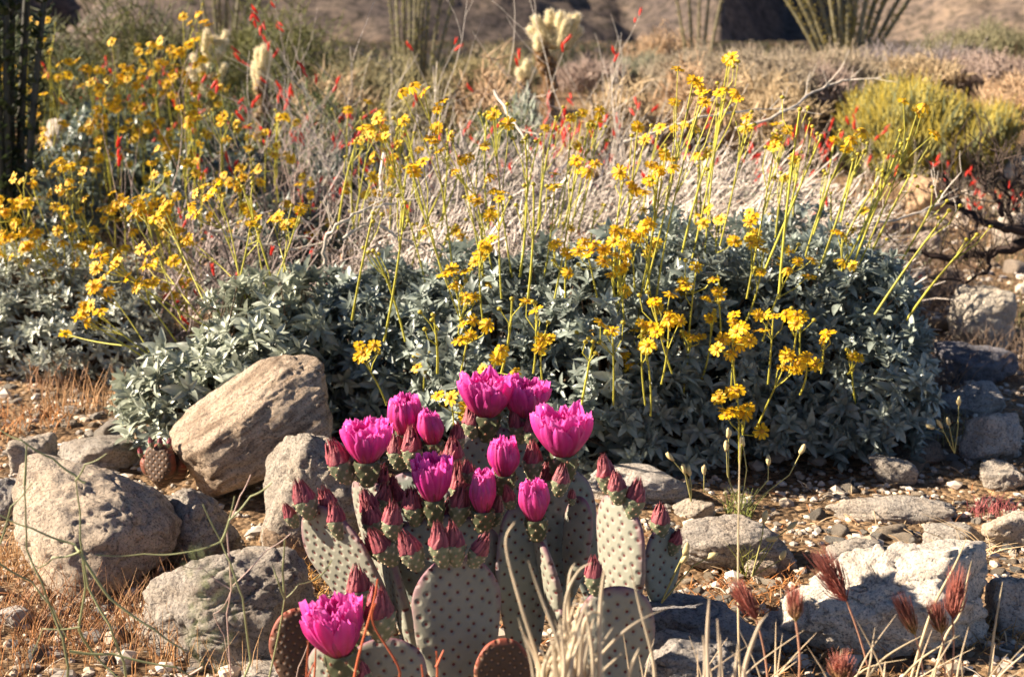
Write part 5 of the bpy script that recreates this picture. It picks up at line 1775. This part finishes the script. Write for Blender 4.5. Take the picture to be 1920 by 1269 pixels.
foxtail("dark red foxtail head leaning over the top of the white fractured boulder", (1640, 1320), (1588, 1128), (1522, 1018), 1.5, 62, 1)
foxtail("red foxtail head with greenish base below the one on the boulder top", (1730, 1320), (1716, 1190), (1680, 1105), 1.5, 40, 2, True)
foxtail("small rusty foxtail head between two taller red ones", (1765, 1320), (1766, 1188), (1750, 1118), 1.5, 40, 3, True)
foxtail("tall pinkish red foxtail head upright before the right side of the white boulder", (1775, 1320), (1786, 1160), (1800, 1055), 1.5, 46, 4)
foxtail("drooping dull red foxtail head in front of the orange litter", (1440, 1320), (1418, 1160), (1372, 1080), 1.45, 46, 5)
foxtail("faint greenish foxtail head between the low blue grey and white boulders", (1492, 1320), (1492, 1165), (1490, 1092), 1.35, 40, 6, True)
foxtail("short red green foxtail head at the bottom below the white boulder", (1580, 1350), (1578, 1280), (1578, 1215), 1.35, 60, 7, True)

green = (0.29, 0.30, 0.14)
bl = [[(120, 1330), (128, 1250), (118, 1195), (100, 1150), (78, 1090), (50, 1030), (46, 910)], [(130, 1220), (210, 1225), (330, 1250), (420, 1300)], [(-10, 1050), (60, 1090), (100, 1140), (128, 1200)],
      [(245, 1330), (232, 1240), (205, 1170), (165, 1100), (150, 1010), (150, 960), (142, 900)], [(150, 1035), (205, 1120), (290, 1180), (350, 1220)], [(148, 1178), (165, 1210), (200, 1250), (240, 1280)],
      [(150, 1175), (80, 1178), (60, 1225)], [(148, 1172), (160, 1100), (152, 1030)], [(150, 1034), (140, 1020), (60, 990), (0, 965)], [(150, 1034), (100, 1045), (70, 1065)],
      [(430, 1330), (470, 1240), (455, 1120), (430, 1050), (415, 1015), (380, 945)], [(415, 1015), (350, 1035), (270, 1038), (180, 1040)], [(415, 1015), (430, 975), (470, 930), (510, 905)], [(415, 1018), (425, 990), (440, 930)],
      [(490, 1330), (520, 1200), (534, 1122), (560, 1095), (600, 1080)], [(534, 1122), (530, 1070), (534, 1010)], [(534, 1122), (520, 1085), (512, 1060)], [(600, 1080), (622, 1050)],
      [(160, 905), (140, 890), (100, 860), (40, 825), (0, 805)], [(142, 900), (160, 870), (200, 850)], [(46, 910), (50, 830)], [(0, 1020), (20, 950), (60, 905)]]
clump("wiry_plant", "sprawling wiry green plant with forking leafless stems before the rounded beige boulder", bl, 1.52, 0.0015, green, "plant", mat=M_stem, round_=True, straight=True)
bl = [[(440, 1330), (432, 1260), (425, 1150), (434, 1100), (500, 1030), (545, 1000)], [(434, 1105), (380, 1065), (340, 1060)], [(434, 1105), (430, 1050), (425, 990), (450, 930), (470, 890)], [(434, 1105), (420, 1135), (400, 1150), (420, 1190), (430, 1240)],
      [(540, 1340), (560, 1250), (580, 1200)], [(380, 1250), (300, 1290)]]
clump("wiry_plant", "pinkish wiry plant with forked stems left of the cactus", bl, 1.6, 0.0013, (0.50, 0.36, 0.30), "plant", mat=M_stem, round_=True, straight=True)
bl = [[(570, 1330), (575, 1260), (578, 1200)], [(580, 1330), (590, 1260), (592, 1215)], [(600, 1290), (575, 1280), (590, 1240)], [(655, 1330), (670, 1240), (700, 1130), (708, 1085)], [(720, 1310), (750, 1260), (700, 1170), (704, 1130)],
      [(816, 1330), (820, 1260), (818, 1220)], [(818, 1250), (832, 1218)], [(796, 1290), (790, 1245)], [(640, 1340), (648, 1280)]]
clump("red_sprig", "thin red and orange sprigs standing in front of the lowest cactus pads", bl, 1.38, 0.0016, (0.50, 0.12, 0.05), "plant", mat=M_stem, round_=True)
# faint feathery green blur
bl = []
for i in range(34):
    x, y = rb.gauss(385, 24), rb.uniform(1040, 1330)
    bl.append([(x, y), (x + rb.uniform(-14, 14), y - 14), (x + rb.uniform(-26, 26), y - 36)])
clump("feathery_sprig", "feathery green sprig blurred in front of the dark pitted boulder", bl, 0.72, 0.0003, (0.34, 0.38, 0.16), "plant", mat=M_stem)


def tuft(name, label, px, py, n, h, col, seed, w=0.001, spread=0.5, rad=0.03, cat="grass", group=None, lean=(0, 0), Y=None):
    r = random.Random(seed)
    g = G(px, py) if Y is None else P(px, py, Y)
    root = thing(name, label, cat, g, group)
    mb = MB()
    for i in range(n):
        a = r.uniform(0, 6.28)
        q = rad * math.sqrt(r.random())
        p = g + Vector((q * math.cos(a), q * math.sin(a), 0))
        p.z = float(gz(p.x, p.y)) - .003
        hh = h * r.uniform(.4, 1.1)
        d = Vector((r.uniform(-1, 1) * spread + lean[0], r.uniform(-1, 1) * spread, 1))
        t = p + d * hh
        m = p.lerp(t, .5) + Vector((-d.x * .12 * hh, 0, .08 * hh))
        k = r.uniform(.6, 1.3)
        mb.strand([p, m, t], [w, w * .9, w * .3], [c * k for c in col], 3)
    link("blade_tuft", mb.build("blade_tuft", M_grass), None, root)


tuft("dry_grass_tuft", "dry straw grass tuft below the shaded edge of the brittlebush", 165, 770, 90, .10, (0.60, 0.38, 0.20), 1, .0011, .45, .10)
tuft("dry_grass_tuft", "orange dry grass patch beside the pale cream rock", 40, 800, 110, .05, (0.55, 0.27, 0.10), 2, .0012, .8, .13)
tuft("dry_grass_tuft", "tall dry grass tuft standing against the dark bush base", 110, 730, 60, .09, (0.50, 0.31, 0.19), 3, .0011, .5, .08)
tuft("red_grass_tuft", "dense rusty red dry grass in front of the rounded beige boulder", 190, 1170, 300, .075, (0.42, 0.22, 0.11), 4, .0007, .8, .15)
tuft("red_grass_tuft", "orange red dry grass in the corner under the wiry plant", 60, 1120, 140, .04, (0.48, 0.26, 0.11), 5, .0008, .9, .12)
tuft("red_grass_tuft", "thin red dry grass beside the dark brown cactus pad", 470, 1200, 120, .07, (0.46, 0.13, 0.07), 6, .0008, .6, .09)
tuft("red_grass_tuft", "orange sprigs at the foot of the small brown rock", 560, 1110, 90, .035, (0.55, 0.30, 0.08), 7, .0009, 1.0, .05)
tuft("green_grass_tuft", "small fresh green grass tuft behind the long rounded grey boulder", 1385, 970, 50, .055, (0.24, 0.27, 0.07), 8, .0009, .5, .025)
tuft("green_grass_tuft", "thin green grass tuft in front of the long rounded grey boulder", 1400, 1075, 36, .07, (0.28, 0.28, 0.07), 9, .0009, .6, .025)
tuft("orange_litter_tuft", "tangle of orange dry stems in the litter by the cream rock", 1410, 1110, 240, .02, (0.56, 0.25, 0.08), 10, .0009, 1.5, .10)
tuft("dark_grass_tuft", "arching brown grass tuft in the shadow at the bush edge", 1500, 850, 60, .09, (0.24, 0.17, 0.12), 11, .0010, .7, .03, lean=(.5, 0))
tuft("pink_grass_tuft", "small pinkish plant in the gravel near the cream boulder", 1860, 965, 90, .035, (0.42, 0.12, 0.12), 12, .0009, .9, .05)
tuft("brown_grass_tuft", "brown twiggy tuft around the shadow toned boulder", 1850, 700, 160, .12, (0.30, 0.21, 0.15), 13, .0012, .6, .16)
tuft("brown_grass_tuft", "green brown stalk tuft at the right frame edge above the flat rock", 1895, 620, 90, .14, (0.27, 0.25, 0.12), 14, .0013, .25, .10)
tuft("dry_grass_tuft", "pale dry sticks beside the upright white boulder", 1790, 830, 20, .08, (0.46, 0.42, 0.20), 15, .0012, .3, .05)
tuft("dry_grass_tuft", "fallen straw blades on the ground before the cream boulder", 1820, 1040, 26, .05, (0.66, 0.5, 0.3), 16, .0010, 2.2, .05)
tuft("orange_litter_tuft", "rusty dry stems between the white boulder and the bottom edge", 1560, 1235, 200, .03, (0.50, 0.26, 0.10), 17, .0009, 1.2, .12)
tuft("orange_litter_tuft", "orange dry stems at the corner beside the pale grey boulder", 1850, 1190, 160, .03, (0.50, 0.30, 0.12), 18, .0009, 1.2, .09)


sg = (0.58, 0.36, 0.18)
for k_, a_ in enumerate([("fine straw orange grass tuft between the rounded beige boulder and the dark pitted boulder", 330, 1175, 110, .085, sg, .10), ("fine orange grass tuft at the bottom edge under the wiry plant", 180, 1250, 140, .055, (0.55, 0.30, 0.13), .13),
                         ("thin straw grass tuft hugging the dark pitted boulder near the pale flat rock", 420, 1240, 110, .07, sg, .10), ("rusty low grass at the left edge beside the white and slate rock", 20, 1200, 110, .05, (0.50, 0.25, 0.10), .12),
                         ("straw grass rising in front of the small blue rock at the left edge", 30, 1060, 150, .07, sg, .08), ("fine pale grass tuft leaning over the small brown rock", 520, 1075, 90, .07, sg, .05)]):
    tuft("dry_grass_tuft", a_[0], a_[1], a_[2], a_[3], a_[4], a_[5], 200 + k_, .0007, .55, a_[6])
for k_, a_ in enumerate([("brown dead sprigs in the gap beside the silvery mound below the burnt shrub", 1745, 575, 170, .10, .14), ("grey brown sprigs around the pinkish rock under the burnt shrub", 1730, 500, 190, .09, .2), ("dead brown sprigs at the base of the flat blue grey rock", 1720, 740, 120, .10, .12)]):
    tuft("brown_grass_tuft", a_[0], a_[1], a_[2], a_[3], a_[4], (0.34, 0.23, 0.16), 230 + k_, .0011, .9, a_[5])


def plantain(label, base, heads, Y, seed):
    root = thing("seed_stalk_plant", label, "plant", P(*base, Y), "slender stalks with pale seed heads")
    r = random.Random(seed)
    V0, F0 = ico(2)
    for (mx, my, hx, hy) in heads:
        mb = MB()
        b, m, h = P(*base, Y), P(mx, my, Y), P(hx, hy, Y)
        mb.strand([b, b.lerp(m, .6), m, h], [.0012, .0011, .001, .0008], (0.40, 0.36, 0.13), 4)
        st = link("stalk", mb.build("stalk", M_stem), None, root)
        d = (h - m).normalized()
        mh = MB()
        M = np.array(frame(h, h + d, scale=1.0, face=(0.1, -1, 0)).to_3x3())
        V = V0 * np.array([.0042, .0042, .0095])
        V *= 1 + 0.12 * rng.normal(size=(len(V), 1))
        mh.add(V @ M.T + np.array(h), F0, (0.62, 0.50, 0.25))
        link("seed_head", mh.build("seed_head", M_stem), None, st)


plantain("green plantain stalks with pale seed heads beside the straight tall stalk", (1388, 960), [(1366, 900, 1366, 812), (1364, 890, 1362, 836), (1400, 880, 1392, 826), (1480, 890, 1505, 842), (1440, 900, 1441, 862), (1320, 920, 1320, 880)], 2.22, 1)
plantain("small plantain stalks by the long rounded grey boulder", (1410, 1080), [(1440, 1020, 1485, 985), (1428, 1010, 1434, 968), (1455, 1010, 1446, 1010), (1462, 1050, 1468, 1040)], 2.05, 2)
plantain("thin stalks with tiny yellow heads growing from the shaded right pad", (1240, 1130), [(1262, 1080, 1286, 1030), (1268, 1070, 1284, 1046), (1300, 1060, 1334, 1042)], 1.78, 3)
plantain("tiny yellow headed stalks beside the upright white boulder", (1790, 850), [(1796, 800, 1798, 752), (1770, 810, 1744, 800), (1765, 800, 1762, 795), (1780, 800, 1778, 790)], 2.7, 4)
plantain("thin yellow green stalk curling above the pale smooth rock", (1296, 940), [(1285, 890, 1256, 856), (1290, 900, 1282, 878), (1296, 910, 1292, 882)], 2.3, 5)
